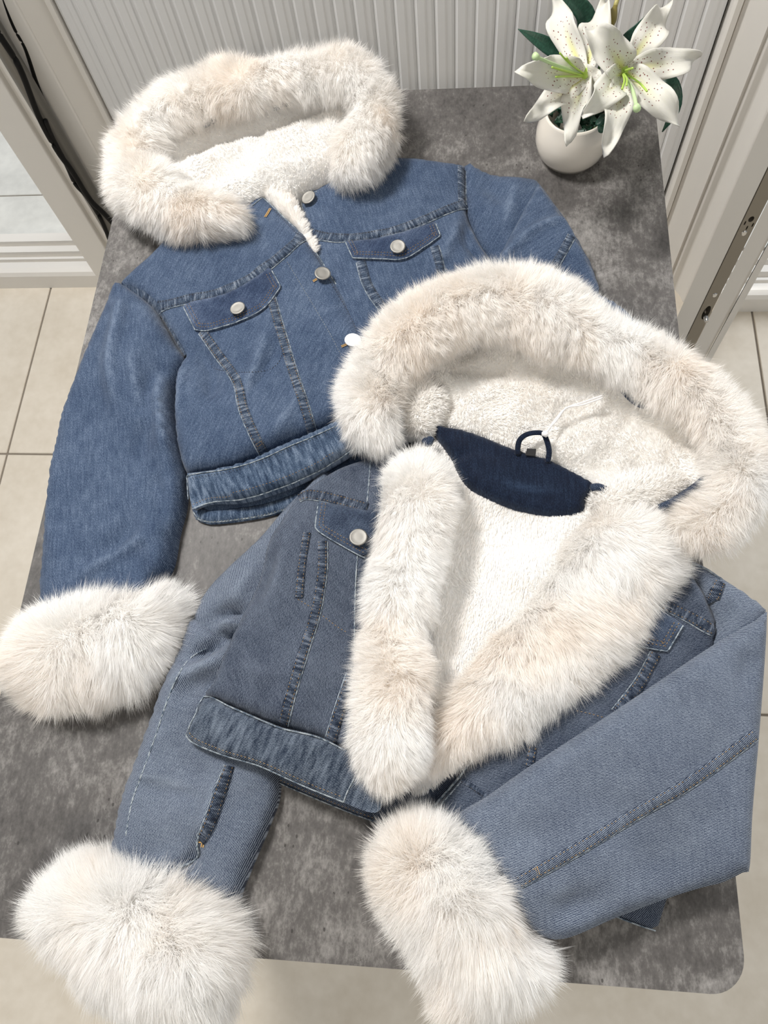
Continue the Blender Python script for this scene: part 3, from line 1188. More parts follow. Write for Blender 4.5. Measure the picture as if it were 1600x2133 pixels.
# right front panel (under the button stand)
A_rf = Cloth([(628, 425), (636, 408), (660, 398), (700, 380), (780, 345), (800, 335), (870, 338), (940, 344), (968, 346), (968, 346), (969, 420), (976, 460), (1000, 510), (1032, 560), (1060, 640),
              (1040, 740), (940, 840), (800, 900), (745, 880), (740, 780), (700, 700), (668, 600), (650, 520), (640, 470)],
             edge=0.012, top=[(640, 430, .022), (720, 400, .030), (850, 380, .026), (960, 380, .022), (820, 520, .026), (950, 520, .022), (720, 620, .024), (800, 760, .024)],
             r=0.022, thick=0.012, noise=(0.0022, 0.06, 0.7, 1.6), spacing=0.006, seed=5, fine=0.0003,
             folds=[([(905, 560), (940, 500), (960, 450)], 0.003, 0.008), ([(1000, 540), (975, 500), (972, 450)], -0.004, 0.006)], uvang=0.3)
A_rf.build('front_panel', M['denim_a'], JA)

# left front panel
A_lf = Cloth([(505, 448), (524, 428), (547, 409), (547, 409), (575, 436), (610, 470), (632, 492), (665, 535), (692, 577), (714, 612), (737, 652), (760, 705), (775, 780), (765, 850), (700, 886),
              (660, 906), (600, 931), (545, 956), (480, 976), (392, 990), (392, 990), (374, 950), (367, 900), (368, 850), (371, 785), (387, 748), (387, 748), (370, 724), (347, 682), (326, 650),
              (290, 618), (247, 600), (247, 600), (270, 580), (330, 530), (385, 484), (440, 450)],
             edge=0.010, top=[(520, 440, .034), (400, 500, .034), (280, 600, .026), (330, 640, .026), (390, 760, .026), (450, 700, .032), (560, 640, .034), (640, 600, .034), (720, 700, .032), (480, 850, .034),
                              (620, 850, .034), (400, 950, .028)],
             r=0.020, thick=0.016, noise=(0.0026, 0.055, 2.2, 1.8), spacing=0.0055, seed=8, fine=0.0003,
             folds=[([(560, 690), (540, 760), (500, 850)], 0.0025, 0.010), ([(400, 700), (440, 780), (430, 850)], -0.003, 0.009), ([(585, 720), (560, 770), (520, 830)], -0.0022, 0.006),
                    ([(380, 760), (372, 820), (370, 880)], 0.004, 0.008), ([(640, 800), (600, 870), (560, 920)], 0.002, 0.010)], uvang=-0.35)
A_lf.build('front_panel', M['denim_a'], JA)

# waistband standing a little off the table
A_band = Cloth([(390, 986), (390, 986), (480, 973), (545, 953), (600, 928), (660, 903), (700, 884), (760, 850), (790, 900), (750, 935), (700, 967), (640, 1000), (560, 1031), (500, 1046), (440, 1048),
                (402, 1062), (402, 1062), (394, 1030)],
               edge=0.020, top=[(400, 1000, .028), (404, 1050, .016), (480, 1000, .036), (560, 980, .037), (640, 950, .037), (720, 920, .036)], r=0.008, thick=0.005,
               noise=(0.0008, 0.03, 2.7, 1.5), spacing=0.005, seed=12, fine=0.0006, uvang=0.45)
A_band.build('waistband', M['denim_a_band'], JA)
edge_cord('worn_edge', A_band, [(401, 1060), (440, 1047), (500, 1045), (560, 1030), (640, 999), (700, 966), (745, 937)], 0.0008, M['worn'], A_band.obj)
edge_cord('worn_edge', A_band, [(392, 1040), (390, 1000), (396, 989), (480, 976), (545, 956), (600, 931), (660, 906), (700, 887)], 0.0007, M['worn'], A_band.obj, 0.0006)
stitches(A_band, [(402, 1052), (440, 1038), (500, 1036), (560, 1021), (640, 990), (700, 957)], [0], M['thread_tan'], A_band.obj)
stitches(A_band, [(400, 997), (480, 983), (545, 963), (600, 938), (660, 913), (700, 894)], [0], M['thread_dark'], A_band.obj)

# yoke seams
seam(A_lf, [(328, 640), (400, 622), (450, 612), (500, 592), (555, 556), (600, 520), (632, 490)], 0.0135, M['denim_a_seam'], JA, 'thread_dark', -1, 2, 'yoke_seam')
seam(A_rf, [(652, 489), (715, 497), (800, 486), (870, 464), (930, 438), (968, 425)], 0.0135, M['denim_a_seam'], JA, 'thread_dark', -1, 2, 'yoke_seam')
# armhole seams
seam(A_lf, [(252, 599), (290, 613), (318, 635), (336, 652)], 0.010, M['denim_a_seam'], JA, 'thread_dark', -1, 1, 'armhole_seam')
seam(A_lf, [(336, 655), (352, 684), (376, 724), (386, 742)], 0.004, M['denim_a_seam'], JA, 'thread_dark', 0, 1, 'armhole_seam')
seam(A_rf, [(962, 350), (962, 400), (963, 424)], 0.011, M['denim_a_seam'], JA, 'thread_dark', 1, 2, 'armhole_seam')
# pocket strips
seam(A_lf, [(563, 615), (577, 665), (592, 715), (610, 775), (632, 840), (650, 900)], 0.0115, M['denim_a_seam'], JA, 'thread_tan', 1, 2, 'pocket_seam')
seam(A_lf, [(422, 690), (455, 738), (493, 792), (507, 850), (530, 905), (553, 950)], 0.0115, M['denim_a_seam'], JA, 'thread_tan', -1, 2, 'pocket_seam')
seam(A_rf, [(752, 545), (764, 588), (783, 622), (806, 650)], 0.0125, M['denim_a_seam'], JA, 'thread_dark', -1, 2, 'pocket_seam')
seam(A_rf, [(905, 515), (914, 545), (920, 575)], 0.011, M['denim_a_seam'], JA, 'thread_dark', 1, 2, 'pocket_seam')
stitches(A_lf, [(440, 757), (447, 768), (490, 775), (550, 773), (578, 758), (590, 730)], [0], M['thread_dark'], A_lf.obj, 0.0004)
# button stand
stitches(A_lf, [(598, 545), (625, 590), (655, 640), (690, 700), (715, 750)], [0], M['thread_pale'], A_lf.obj, 0.0004)
stitches(A_lf, [(560, 428), (600, 468), (655, 530), (684, 580), (728, 655), (748, 700)], [0], M['thread_dark'], A_lf.obj, 0.0004)
edge_cord('worn_edge', A_lf, [(524, 430), (547, 411), (547, 411), (575, 437), (610, 471), (632, 493), (665, 536), (691, 578), (713, 613), (736, 653), (759, 706)], 0.0008, M['worn'], A_lf.obj, 0.0002)
edge_cord('worn_edge', A_rf, [(640, 468), (629, 426), (637, 409), (660, 399)], 0.0007, M['worn'], A_rf.obj, 0.0002)


def flap(cloth, outline, edgepx, btn, mat, parent, thread, lift=0.004):
    fl = Cloth(outline, edge=0.0022, top=lift, r=0.006, thick=0.004, on=cloth, spacing=0.0045, seed=21, sub=4, noise=(0.0006, 0.03, 0, 1), uvang=-0.4)
    fl.base = -1
    o = fl.build('pocket_flap', mat, parent)
    edge_cord('worn_edge', fl, edgepx, 0.0007, M['worn'], o, 0.0002)
    stitches(fl, edgepx, [0.0045 * thread[1], 0.0085 * thread[1]], M[thread[0]], o, 0.0004)
    if btn:
        button('snap_button', fl, btn[0], btn[1], 0.0098, o)
    return fl


flap(A_lf, [(380, 638), (380, 638), (406, 688), (406, 688), (438, 689), (504, 668), (550, 643), (586, 596), (586, 596), (562, 556), (562, 556), (500, 597), (450, 617), (400, 628)],
     [(382, 640), (406, 687), (406, 687), (438, 688), (504, 667), (550, 642), (585, 597), (585, 597), (566, 563)], (498, 646), M['denim_a_flap'], JA, ('thread_tan', 1))
flap(A_rf, [(719, 503), (719, 503), (735, 539), (735, 539), (790, 541), (841, 541), (884, 516), (919, 491), (919, 491), (906, 460), (906, 460), (870, 473), (800, 493)],
     [(720, 505), (735, 538), (735, 538), (790, 540), (841, 540), (884, 515), (918, 491), (918, 491), (908, 466)], (829, 517), M['denim_a_flap'], JA, ('thread_tan', 1))
button('shank_button', A_rf, 646, 415, 0.0102, JA)
button('shank_button', A_lf, 672, 574, 0.0102, JA)
button('shank_button', A_lf, 735, 713, 0.0102, JA, 'pearl')
buttonhole(A_lf, [(552, 452), (558, 443), (563, 434)], JA)
buttonhole(A_lf, [(652, 586), (660, 581)], JA)
buttonhole(A_lf, [(711, 722), (722, 717)], JA)

# left sleeve
A_ls = Cloth([(247, 601), (215, 668), (172, 768), (132, 868), (112, 950), (99, 1050), (90, 1150), (84, 1230), (95, 1300), (200, 1310), (300, 1280), (325, 1215), (345, 1200), (360, 1170), (371, 1110),
              (386, 1050), (388, 1000), (377, 930), (366, 850), (368, 800), (384, 770), (388, 748), (371, 724), (347, 682), (326, 648), (290, 618)],
             edge=0.010, top=[(260, 640, .030), (300, 700, .036), (360, 750, .030), (200, 850, .032), (300, 900, .036), (350, 1000, .032), (150, 1050, .032), (250, 1100, .036), (330, 1150, .032), (200, 1230, .034)],
             r=0.020, noise=(0.0034, 0.06, 1.9, 2.4), spacing=0.006, seed=31, fine=0.0003,
             folds=[([(262, 615), (250, 700), (240, 780), (258, 860)], 0.005, 0.011), ([(285, 730), (290, 800), (300, 870)], 0.0038, 0.010), ([(330, 770), (342, 870), (355, 960)], 0.0045, 0.008),
                    ([(310, 870), (300, 930), (305, 1000)], -0.005, 0.013), ([(345, 740), (330, 790), (300, 850)], -0.005, 0.011), ([(150, 1210), (230, 1165), (320, 1115)], 0.0032, 0.007),
                    ([(318, 985), (335, 1040), (345, 1110)], -0.0045, 0.009), ([(372, 790), (388, 770), (380, 758)], -0.010, 0.007), ([(170, 1190), (140, 1220)], -0.002, 0.006),
                    ([(290, 1060), (260, 1120), (215, 1180)], -0.003, 0.012)], uvang=0.2)
A_ls.build('sleeve', M['denim_a'], JA)

# right sleeve, folded back on itself
A_rs = Cloth([(968, 346), (1010, 361), (1060, 374), (1120, 381), (1120, 381), (1150, 420), (1195, 487), (1225, 540), (1240, 575), (1247, 615), (1290, 640), (1340, 690), (1390, 760), (1330, 800),
              (1180, 720), (1060, 640), (1020, 540), (1000, 510), (976, 460), (969, 420)],
             edge=0.008, top=[(990, 380, .022), (1050, 420, .026), (1000, 480, .018), (1150, 500, .026), (1250, 650, .024), (1330, 720, .024)], r=0.024,
             noise=(0.0024, 0.06, 0.8, 1.8), spacing=0.006, seed=41, fine=0.0003,
             folds=[([(1010, 375), (1040, 410), (1060, 440)], -0.004, 0.012), ([(1070, 385), (1060, 440), (1045, 490)], 0.003, 0.012)], uvang=-0.5)
A_rs.build('sleeve', M['denim_a'], JA)
A_rf2 = Cloth([(1121, 383), (1121, 383), (1150, 420), (1195, 488), (1195, 488), (1224, 541), (1240, 577), (1246, 612), (1200, 660), (1100, 660), (1036, 600), (1028, 560), (1048, 520), (1085, 450)],
              edge=0.030, top=[(1120, 400, .034), (1150, 500, .040), (1060, 560, .040), (1200, 580, .036)], r=0.012, thick=0.012, noise=(0.0018, 0.05, 0.9, 2.0), spacing=0.006, seed=44, fine=0.0003,
              folds=[([(1040, 540), (1100, 480), (1165, 455), (1190, 470)], 0.003, 0.006)], uvang=-0.9)
A_rf2.build('sleeve_fold', M['denim_a'], JA)
seam(A_rf2, [(1190, 492), (1170, 528), (1148, 566)], 0.011, M['denim_a_seam'], A_rf2.obj, 'thread_dark', 1, 2, 'sleeve_seam')
A_rf3 = Cloth([(1150, 570), (1185, 582), (1246, 614), (1290, 639), (1342, 690), (1395, 762), (1330, 800), (1200, 700)], edge=0.028, top=0.040, r=0.014, thick=0.02, noise=(0.0015, 0.05, 0.9, 2.0),
              spacing=0.006, seed=45, uvang=-0.7)
A_rf3.build('sleeve_fold', M['denim_a'], JA)
seam(A_rf3, [(1346, 694), (1325, 722)], 0.011, M['denim_a_seam'], A_rf3.obj, 'thread_dark', 1, 2, 'sleeve_seam')

# fur cuff of the left sleeve
def fur_pad(name, outline, parent, N, length, flow, top, edge=0.012, r=0.05, inset=0.014, seed=0, lay=0.55, noise=(0.006, 0.04, 0, 1), base=0.0, thick=None, **kw):
    c_ = Cloth(outline, edge=edge, top=top, r=r, base=base, thick=thick, inset=inset, spacing=0.008, seed=seed, noise=noise)
    o = c_.build(name, M['fur_skin'], parent)
    fur(c_.V, c_.T, o, N, length, flow=flow, lay=lay, seed=seed, minz=-2, **kw)
    return c_


fur_pad('fur_cuff', [(8, 1395), (22, 1335), (75, 1275), (150, 1248), (250, 1228), (330, 1222), (400, 1238), (418, 1254), (395, 1300), (362, 1370), (325, 1435), (280, 1458), (200, 1478), (100, 1495),
                     (45, 1468), (12, 1430)], JA, 62000, 0.031,
        flow_px([(200, 1350, 0, 1), (60, 1400, -1, .5), (200, 1450, 0, 1), (350, 1400, .8, .8), (390, 1260, 1, -.2), (300, 1240, .3, -1), (180, 1265, -.1, -1), (80, 1290, -1, -.6), (280, 1350, .3, 1)]),
        top=0.056, seed=51, lay=0.66, inset=0.017)

# hood A: plush lining first, then the fur roll round the opening
A_hl = Cloth([(345, 370), (370, 280), (440, 228), (550, 195), (660, 175), (730, 170), (745, 230), (735, 300), (700, 370), (640, 400), (600, 425), (560, 412), (530, 432), (480, 450), (420, 440), (370, 420)],
             edge=0.020, top=[(390, 300, .056), (470, 252, .060), (580, 222, .062), (690, 195, .060), (380, 385, .052), (480, 350, .052), (560, 330, .050), (650, 290, .050), (600, 390, .044), (500, 420, .050), (690, 330, .055),
                              (700, 250, .050), (440, 335, .046)],
             r=0.03, noise=(0.004, 0.04, 0.3, 1.4), spacing=0.006, seed=61, fine=0.0012,
             folds=[([(375, 352), (430, 322), (510, 298), (600, 272), (690, 232)], -0.026, 0.010), ([(450, 300), (560, 262), (660, 225)], -0.006, 0.012), ([(520, 330), (580, 370), (600, 400)], 0.006, 0.014),
                    ([(440, 350), (500, 370), (540, 400)], -0.004, 0.010), ([(400, 372), (450, 345), (520, 325)], 0.006, 0.010)])
A_hl.build('hood_lining', M['plush'], JA)
fur(A_hl.V, A_hl.T, A_hl.obj, 40000, 0.0048, width=0.0007, lay=0.5, mat='plush', seed=62, clump=14, clumpf=0.25, rand=0.14, tintf=0.12, name='plush_pile', minz=-2)

# plush showing between the two collar ends
A_pf = Cloth([(550, 402), (590, 385), (612, 415), (628, 455), (645, 492), (660, 522), (652, 526), (630, 488), (606, 462), (574, 430)], edge=0.026, top=0.033, r=0.010, thick=0.01, spacing=0.005, seed=63)
A_pf.build('front_facing', M['plush'], JA)
fur(A_pf.V, A_pf.T, A_pf.obj, 5000, 0.009, flow=flow_px([(600, 430, .7, -.6), (650, 500, .8, -.4)]), lay=0.5, mat='plush', seed=64, tintf=0.2, name='plush_pile', minz=-2)

fl_A = flow_px([(250, 330, -1, -.1), (300, 230, -.9, -.7), (450, 140, -.2, -1), (600, 130, 0, -1), (760, 120, .4, -1), (830, 200, 1, -.1), (780, 330, .6, 1), (700, 390, .1, 1), (480, 480, .4, 1),
                (330, 460, -.4, 1), (250, 410, -1, .6), (330, 300, .8, .6), (740, 260, .3, 1), (340, 410, .2, 1), (600, 165, .1, .2)], 0.06)
fur_tube('hood_fur_trim', [(500, 462, .045), (440, 452, .048), (355, 430, .050), (292, 382, .052), (285, 315, .060), (345, 242, .072), (440, 196, .080), (545, 174, .083), (650, 161, .083), (730, 160, .076),
                           (772, 205, .064), (775, 265, .056), (748, 322, .052), (712, 366, .048)],
         [.019, .026, .029, .029, .027, .025, .024, .023, .023, .023, .024, .025, .026, .021], JA, 125000, 0.026, flat=0.9, seed=71, flow=fl_A, lay=0.5)
# hood shell under the roll
A_hs = Cloth([(330, 250), (430, 195), (560, 172), (700, 160), (770, 190), (770, 290), (700, 330), (560, 300), (420, 330), (330, 350)], edge=0.002, top=0.024, r=0.03, spacing=0.012, seed=72)
A_hs.build('hood_shell', M['denim_a'], JA)
for pth in ([(570, 226, .064), (588, 219, .066), (606, 214, .066)], [(425, 262, .062), (440, 254, .064), (452, 248, .064)]):
    tube('hood_binding', np.array([P(*q) for q in catmull(pth, False, 5)]), 0.0035, M['denim_a_flap'], JA, 8)


# ================================================================== jacket B: grey-blue wash, open, lying in front
JB = thing('denim_jacket', 'grey blue cropped denim jacket lying open with white plush lining and fur front edges', 'jacket', tuple(P(980, 1350, 0)), 'cropped denim jackets with fur trim')

B_back = Cloth([(640, 1070), (720, 1030), (900, 1010), (1240, 1050), (1420, 1165), (1500, 1300), (1500, 1560), (1420, 1780), (1384, 1888), (1368, 1940), (1368, 1940), (1298, 1916), (1100, 1836), (930, 1768),
                (790, 1716), (720, 1690), (600, 1640), (500, 1592), (420, 1560), (420, 1500), (470, 1380), (560, 1200)],
               edge=0.004, top=0.010, r=0.014, noise=(0.001, 0.05, 0, 1), spacing=0.011, seed=82)
B_back.build('back_panel', M['denim_b'], JB)
edge_cord('worn_edge', B_back, [(500, 1591), (600, 1639), (720, 1689), (790, 1715), (930, 1767), (1100, 1835), (1298, 1915), (1366, 1939)], 0.0007, M['worn'], B_back.obj, 0.0005)
stitches(B_back, [(520, 1594), (600, 1632), (720, 1682), (790, 1708)], [0], M['thread_tan'], B_back.obj)

# left sleeve: upper part, then the lower part lying across it
B_ls = Cloth([(690, 985), (620, 1032), (540, 1122), (480, 1178), (430, 1232), (402, 1290), (420, 1330), (470, 1370), (540, 1380), (640, 1300), (700, 1150)],
             edge=0.008, top=[(640, 1060, .024), (540, 1180, .028), (470, 1250, .030), (430, 1300, .028)], r=0.03, noise=(0.003, 0.06, 0.9, 2.0), spacing=0.006, seed=84, fine=0.0003,
             folds=[([(448, 1296), (470, 1280), (500, 1278), (520, 1290)], -0.008, 0.007), ([(452, 1312), (480, 1300), (505, 1310)], 0.006, 0.006), ([(455, 1330), (480, 1322), (505, 1330)], -0.010, 0.006), ([(540, 1160), (500, 1230), (480, 1290)], 0.004, 0.012)], uvang=1.95)
B_ls.build('sleeve', M['denim_b_sleeve'], JB)
B_ll = Cloth([(402, 1288), (375, 1350), (352, 1400), (332, 1450), (310, 1515), (285, 1585), (256, 1660), (240, 1740), (232, 1800), (300, 1850), (420, 1880), (490, 1880), (505, 1850), (532, 1785), (560, 1718),
              (582, 1640), (560, 1500), (530, 1400), (500, 1345), (455, 1312)],
             edge=0.010, top=[(400, 1330, .030), (460, 1400, .034), (350, 1480, .034), (480, 1520, .032), (300, 1650, .034), (420, 1700, .040), (520, 1700, .028), (280, 1780, .034), (440, 1820, .036)],
             r=0.026, noise=(0.0024, 0.06, 0.4, 1.8), spacing=0.0055, seed=86, fine=0.0003,
             folds=[([(270, 1630), (330, 1640), (400, 1655), (440, 1672)], -0.0017, 0.006), ([(275, 1618), (340, 1624), (425, 1648)], 0.0012, 0.008), ([(480, 1330), (440, 1352), (395, 1385)], -0.009, 0.008),
                    ([(480, 1358), (440, 1385), (380, 1410), (350, 1460)], 0.006, 0.010), ([(375, 1420), (430, 1430), (480, 1420)], -0.004, 0.012), ([(470, 1600), (440, 1690), (415, 1750)], 0.0045, 0.008),
                    ([(420, 1760), (405, 1790), (380, 1808)], -0.008, 0.006)], uvang=1.40)
B_ll.build('sleeve_lower', M['denim_b_sleeve'], JB)
edge_cord('worn_edge', B_ll, [(430, 1350), (395, 1372), (372, 1405), (350, 1455), (325, 1530), (300, 1600), (275, 1670), (262, 1740)], 0.0008, M['worn'], B_ll.obj)
seam(B_ll, [(478, 1595), (455, 1665), (436, 1720), (418, 1752)], 0.010, M['denim_b_seam'], JB, 'thread_tan', -1, 2, 'sleeve_seam')
edge_cord('worn_edge', B_ll, [(413, 1742), (410, 1762), (414, 1780), (398, 1797), (374, 1806)], 0.0011, M['worn'], B_ll.obj, 0.002)
buttonhole(B_ll, [(414, 1752), (422, 1754), (421, 1765)], JB)

# left front panel
B_lf = Cloth([(790, 948), (770, 955), (700, 980), (620, 1034), (620, 1034), (590, 1080), (560, 1130), (540, 1212), (502, 1290), (470, 1360), (446, 1420), (428, 1450), (485, 1475), (560, 1507), (660, 1536),
              (724, 1566), (800, 1590), (830, 1480), (820, 1300), (850, 1100), (850, 960)],
             edge=0.032, top=[(640, 1040, .040), (720, 1020, .042), (580, 1150, .042), (680, 1200, .046), (540, 1280, .046), (620, 1380, .050), (500, 1420, .050), (700, 1480, .046), (780, 1300, .040), (780, 1100, .042)],
             r=0.016, thick=0.028, noise=(0.0026, 0.06, 1.2, 1.8), spacing=0.0055, seed=88, fine=0.0003,
             folds=[([(560, 1140), (556, 1200), (520, 1280)], -0.004, 0.009), ([(600, 1100), (580, 1180), (560, 1260)], 0.003, 0.012), ([(500, 1380), (560, 1400), (600, 1390)], 0.002, 0.012)], uvang=0.5)
B_lf.build('front_panel', M['denim_b'], JB)
B_band = Cloth([(428, 1448), (428, 1448), (485, 1472), (560, 1504), (592, 1516), (663, 1533), (724, 1563), (790, 1590), (790, 1690), (716, 1672), (716, 1672), (660, 1650), (609, 1628), (538, 1596), (467, 1575),
                (403, 1549), (386, 1530), (386, 1530), (405, 1490)],
               edge=0.042, top=[(420, 1480, .052), (400, 1535, .048), (480, 1520, .054), (580, 1570, .052), (690, 1610, .046), (760, 1650, .040)], r=0.008, thick=0.006, noise=(0.0009, 0.03, 0.4, 1.5),
               spacing=0.005, seed=90, fine=0.0007, uvang=-0.35)
B_band.build('waistband', M['denim_b_band'], JB)
edge_cord('worn_edge', B_band, [(387, 1530), (403, 1548), (467, 1574), (538, 1595), (609, 1627), (660, 1649), (716, 1671)], 0.0007, M['worn'], B_band.obj)
edge_cord('worn_edge', B_band, [(390, 1522), (406, 1490), (429, 1451), (485, 1475), (560, 1507), (592, 1519), (663, 1536), (724, 1566)], 0.0007, M['worn'], B_band.obj, 0.0004)
edge_cord('worn_edge', B_band, [(716, 1670), (724, 1648), (738, 1622)], 0.0007, M['worn'], B_band.obj, 0.0004)
stitches(B_band, [(395, 1526), (410, 1540), (470, 1565), (540, 1586), (611, 1617), (660, 1639), (716, 1661)], [0], M['thread_tan'], B_band.obj)
edge_cord('worn_edge', B_lf, [(772, 956), (764, 1049), (747, 1138), (740, 1245), (739, 1387), (747, 1448), (742, 1500)], 0.0008, M['worn'], B_lf.obj, 0.0003)
seam(B_lf, [(622, 1037), (645, 1030), (702, 1041), (764, 1058)], 0.0125, M['denim_b_seam'], JB, 'thread_tan', -1, 2, 'yoke_seam')
seam(B_lf, [(672, 1128), (671, 1190), (658, 1273), (634, 1352), (612, 1423), (590, 1508)], 0.0105, M['denim_b_seam'], JB, 'thread_tan', 1, 2, 'pocket_seam')
seam(B_lf, [(640, 1110), (630, 1170), (623, 1245)], 0.0085, M['denim_b_seam'], JB, 'thread_tan', 0, 2, 'pocket_seam')
seam(B_lf, [(734, 1405), (708, 1480), (688, 1545)], 0.0115, M['denim_b_seam'], JB, 'thread_tan', -1, 2, 'pocket_seam')
stitches(B_lf, [(620, 1248), (640, 1260), (659, 1273), (705, 1307), (725, 1318)], [0], M['thread_tan'], B_lf.obj, 0.0004)
flap(B_lf, [(664, 1044), (664, 1044), (656, 1099), (656, 1099), (672, 1114), (743, 1155), (743, 1155), (775, 1150), (785, 1070), (759, 1062), (710, 1052)],
     [(663, 1048), (656, 1098), (656, 1098), (672, 1113), (743, 1154), (760, 1162)], (747, 1122), M['denim_b_flap'], JB, ('thread_tan', 1))

# right front panel
B_rf = Cloth([(1300, 1040), (1400, 1120), (1424, 1166), (1462, 1180), (1503, 1205), (1503, 1205), (1490, 1260), (1488, 1350), (1440, 1480), (1250, 1620), (1060, 1700), (940, 1720), (896, 1688), (896, 1688),
              (930, 1648), (956, 1617), (979, 1586), (1060, 1500), (1150, 1380), (1250, 1200)],
             edge=0.016, top=[(1440, 1190, .030), (1400, 1300, .032), (1300, 1400, .032), (1200, 1500, .030), (1050, 1620, .030), (950, 1660, .028)], r=0.014, thick=0.016, noise=(0.0024, 0.05, 1.0, 1.8),
             spacing=0.0055, seed=93, fine=0.0003, folds=[([(1420, 1180), (1455, 1240), (1480, 1300)], 0.004, 0.008), ([(1440, 1180), (1475, 1230), (1492, 1290)], -0.005, 0.007)], uvang=-0.6)
B_rf.build('front_panel', M['denim_b'], JB)
edge_cord('worn_edge', B_rf, [(898, 1687), (930, 1650), (957, 1619), (980, 1588), (1010, 1560)], 0.0012, M['worn'], B_rf.obj, 0.0004)
edge_cord('worn_edge', B_rf, [(906, 1690), (940, 1652), (966, 1622)], 0.0007, M['worn'], B_rf.obj, 0.0004)
seam(B_rf, [(962, 1624), (986, 1640), (1014, 1660)], 0.005, M['denim_b_seam'], JB, 'thread_dark', 0, 1, 'waistband_seam')
seam(B_rf, [(1374, 1256), (1430, 1282), (1486, 1312)], 0.0125, M['denim_b_seam'], JB, 'thread_tan', -1, 2, 'yoke_seam')
seam(B_rf, [(1366, 1362), (1332, 1424), (1284, 1486)], 0.0110, M['denim_b_seam'], JB, 'thread_tan', -1, 2, 'pocket_seam')
stitches(B_rf, [(1200, 1480), (1235, 1488), (1265, 1497)], [0], M['thread_tan'], B_rf.obj, 0.0004)
seam(B_rf, [(1110, 1556), (1102, 1596)], 0.008, M['denim_b_seam'], JB, 'thread_tan', 0, 2, 'pocket_seam')
flap(B_rf, [(1340, 1262), (1300, 1310), (1303, 1338), (1303, 1338), (1345, 1350), (1392, 1358), (1392, 1358), (1424, 1302), (1424, 1302), (1385, 1275)],
     [(1303, 1337), (1345, 1349), (1391, 1357), (1391, 1357), (1423, 1303)], None, M['denim_b_flap'], JB, ('thread_tan', 1))

# right sleeve: shoulder part behind, long part folded across the front
B_ru = Cloth([(1424, 1164), (1470, 1182), (1503, 1204), (1545, 1232), (1598, 1272), (1598, 1272), (1560, 1350), (1480, 1380), (1488, 1300), (1466, 1245), (1440, 1195)],
             edge=0.022, top=[(1450, 1190, .032), (1510, 1250, .038), (1560, 1290, .040), (1500, 1330, .034)], r=0.018, thick=0.02, noise=(0.003, 0.05, 0.6, 1.5), spacing=0.0055, seed=95, fine=0.0004,
             folds=[([(1530, 1240), (1520, 1280), (1540, 1310)], -0.004, 0.008)], uvang=0.35)
B_ru.build('sleeve_head', M['denim_b_sleeve'], JB)
seam(B_ru, [(1500, 1212), (1490, 1235), (1482, 1256)], 0.011, M['denim_b_seam'], JB, 'thread_tan', 0, 2, 'armhole_seam')
edge_cord('worn_edge', B_ru, [(1430, 1170), (1470, 1185), (1500, 1206)], 0.0008, M['worn'], B_ru.obj, 0.0003)
B_rs = Cloth([(1598, 1274), (1598, 1274), (1465, 1357), (1285, 1478), (1105, 1595), (1015, 1658), (960, 1692), (960, 1720), (1000, 1790), (1050, 1860), (1100, 1930), (1168, 1957), (1285, 1911), (1400, 1868),
              (1465, 1848), (1506, 1838), (1550, 1816), (1562, 1806), (1568, 1690), (1582, 1528), (1595, 1352)],
             edge=0.036, top=[(1560, 1330, .050), (1450, 1450, .056), (1550, 1600, .050), (1350, 1600, .058), (1500, 1750, .050), (1250, 1750, .056), (1100, 1700, .058), (1200, 1900, .046), (1050, 1780, .060),
                              (1400, 1820, .044)],
             r=0.018, thick=0.022, noise=(0.0022, 0.08, -0.5, 2.2), spacing=0.0060, seed=97, fine=0.0003,
             folds=[([(1576, 1340), (1555, 1400), (1545, 1440)], -0.0025, 0.008), ([(1120, 1880), (1160, 1860), (1210, 1850)], 0.003, 0.012), ([(1140, 1900), (1200, 1885), (1260, 1870)], -0.004, 0.010),
                    ([(1030, 1760), (1090, 1740), (1160, 1735)], -0.002, 0.012)], uvang=0.0)
B_rs.build('sleeve', M['denim_b_sleeve'], JB)
seam(B_rs, [(1080, 1838), (1204, 1768), (1330, 1692), (1438, 1629), (1574, 1530)], 0.0100, M['denim_b_sleeve_seam'], JB, 'thread_tan', -1, 2, 'sleeve_seam')
buttonhole(B_rs, [(1116, 1806), (1120, 1815), (1122, 1822)], JB)

# plush lining of the body and of the hood
B_bl = Cloth([(870, 960), (900, 900), (990, 950), (1100, 1000), (1230, 1030), (1330, 1060), (1400, 1130), (1340, 1280), (1200, 1440), (1000, 1560), (900, 1640), (850, 1640), (850, 1500), (870, 1300), (880, 1100)],
             edge=0.022, top=[(920, 1000, .036), (1000, 1060, .034), (980, 1200, .028), (920, 1350, .028), (890, 1500, .032), (1100, 1150, .032), (1200, 1100, .040), (1000, 1350, .030), (1100, 1350, .036)],
             r=0.03, thick=0.02, noise=(0.003, 0.05, 0.3, 1.4), spacing=0.007, seed=101, fine=0.001)
B_bl.build('body_lining', M['plush'], JB)
fur(B_bl.V, B_bl.T, B_bl.obj, 52000, 0.0052, width=0.0007, flow=flow_px([(1000, 1150, -.1, 1), (920, 1400, 0, 1)]), lay=0.7, mat='plush', seed=102, clump=18, clumpf=0.25, rand=0.14, tintf=0.08, name='plush_pile', minz=-2)

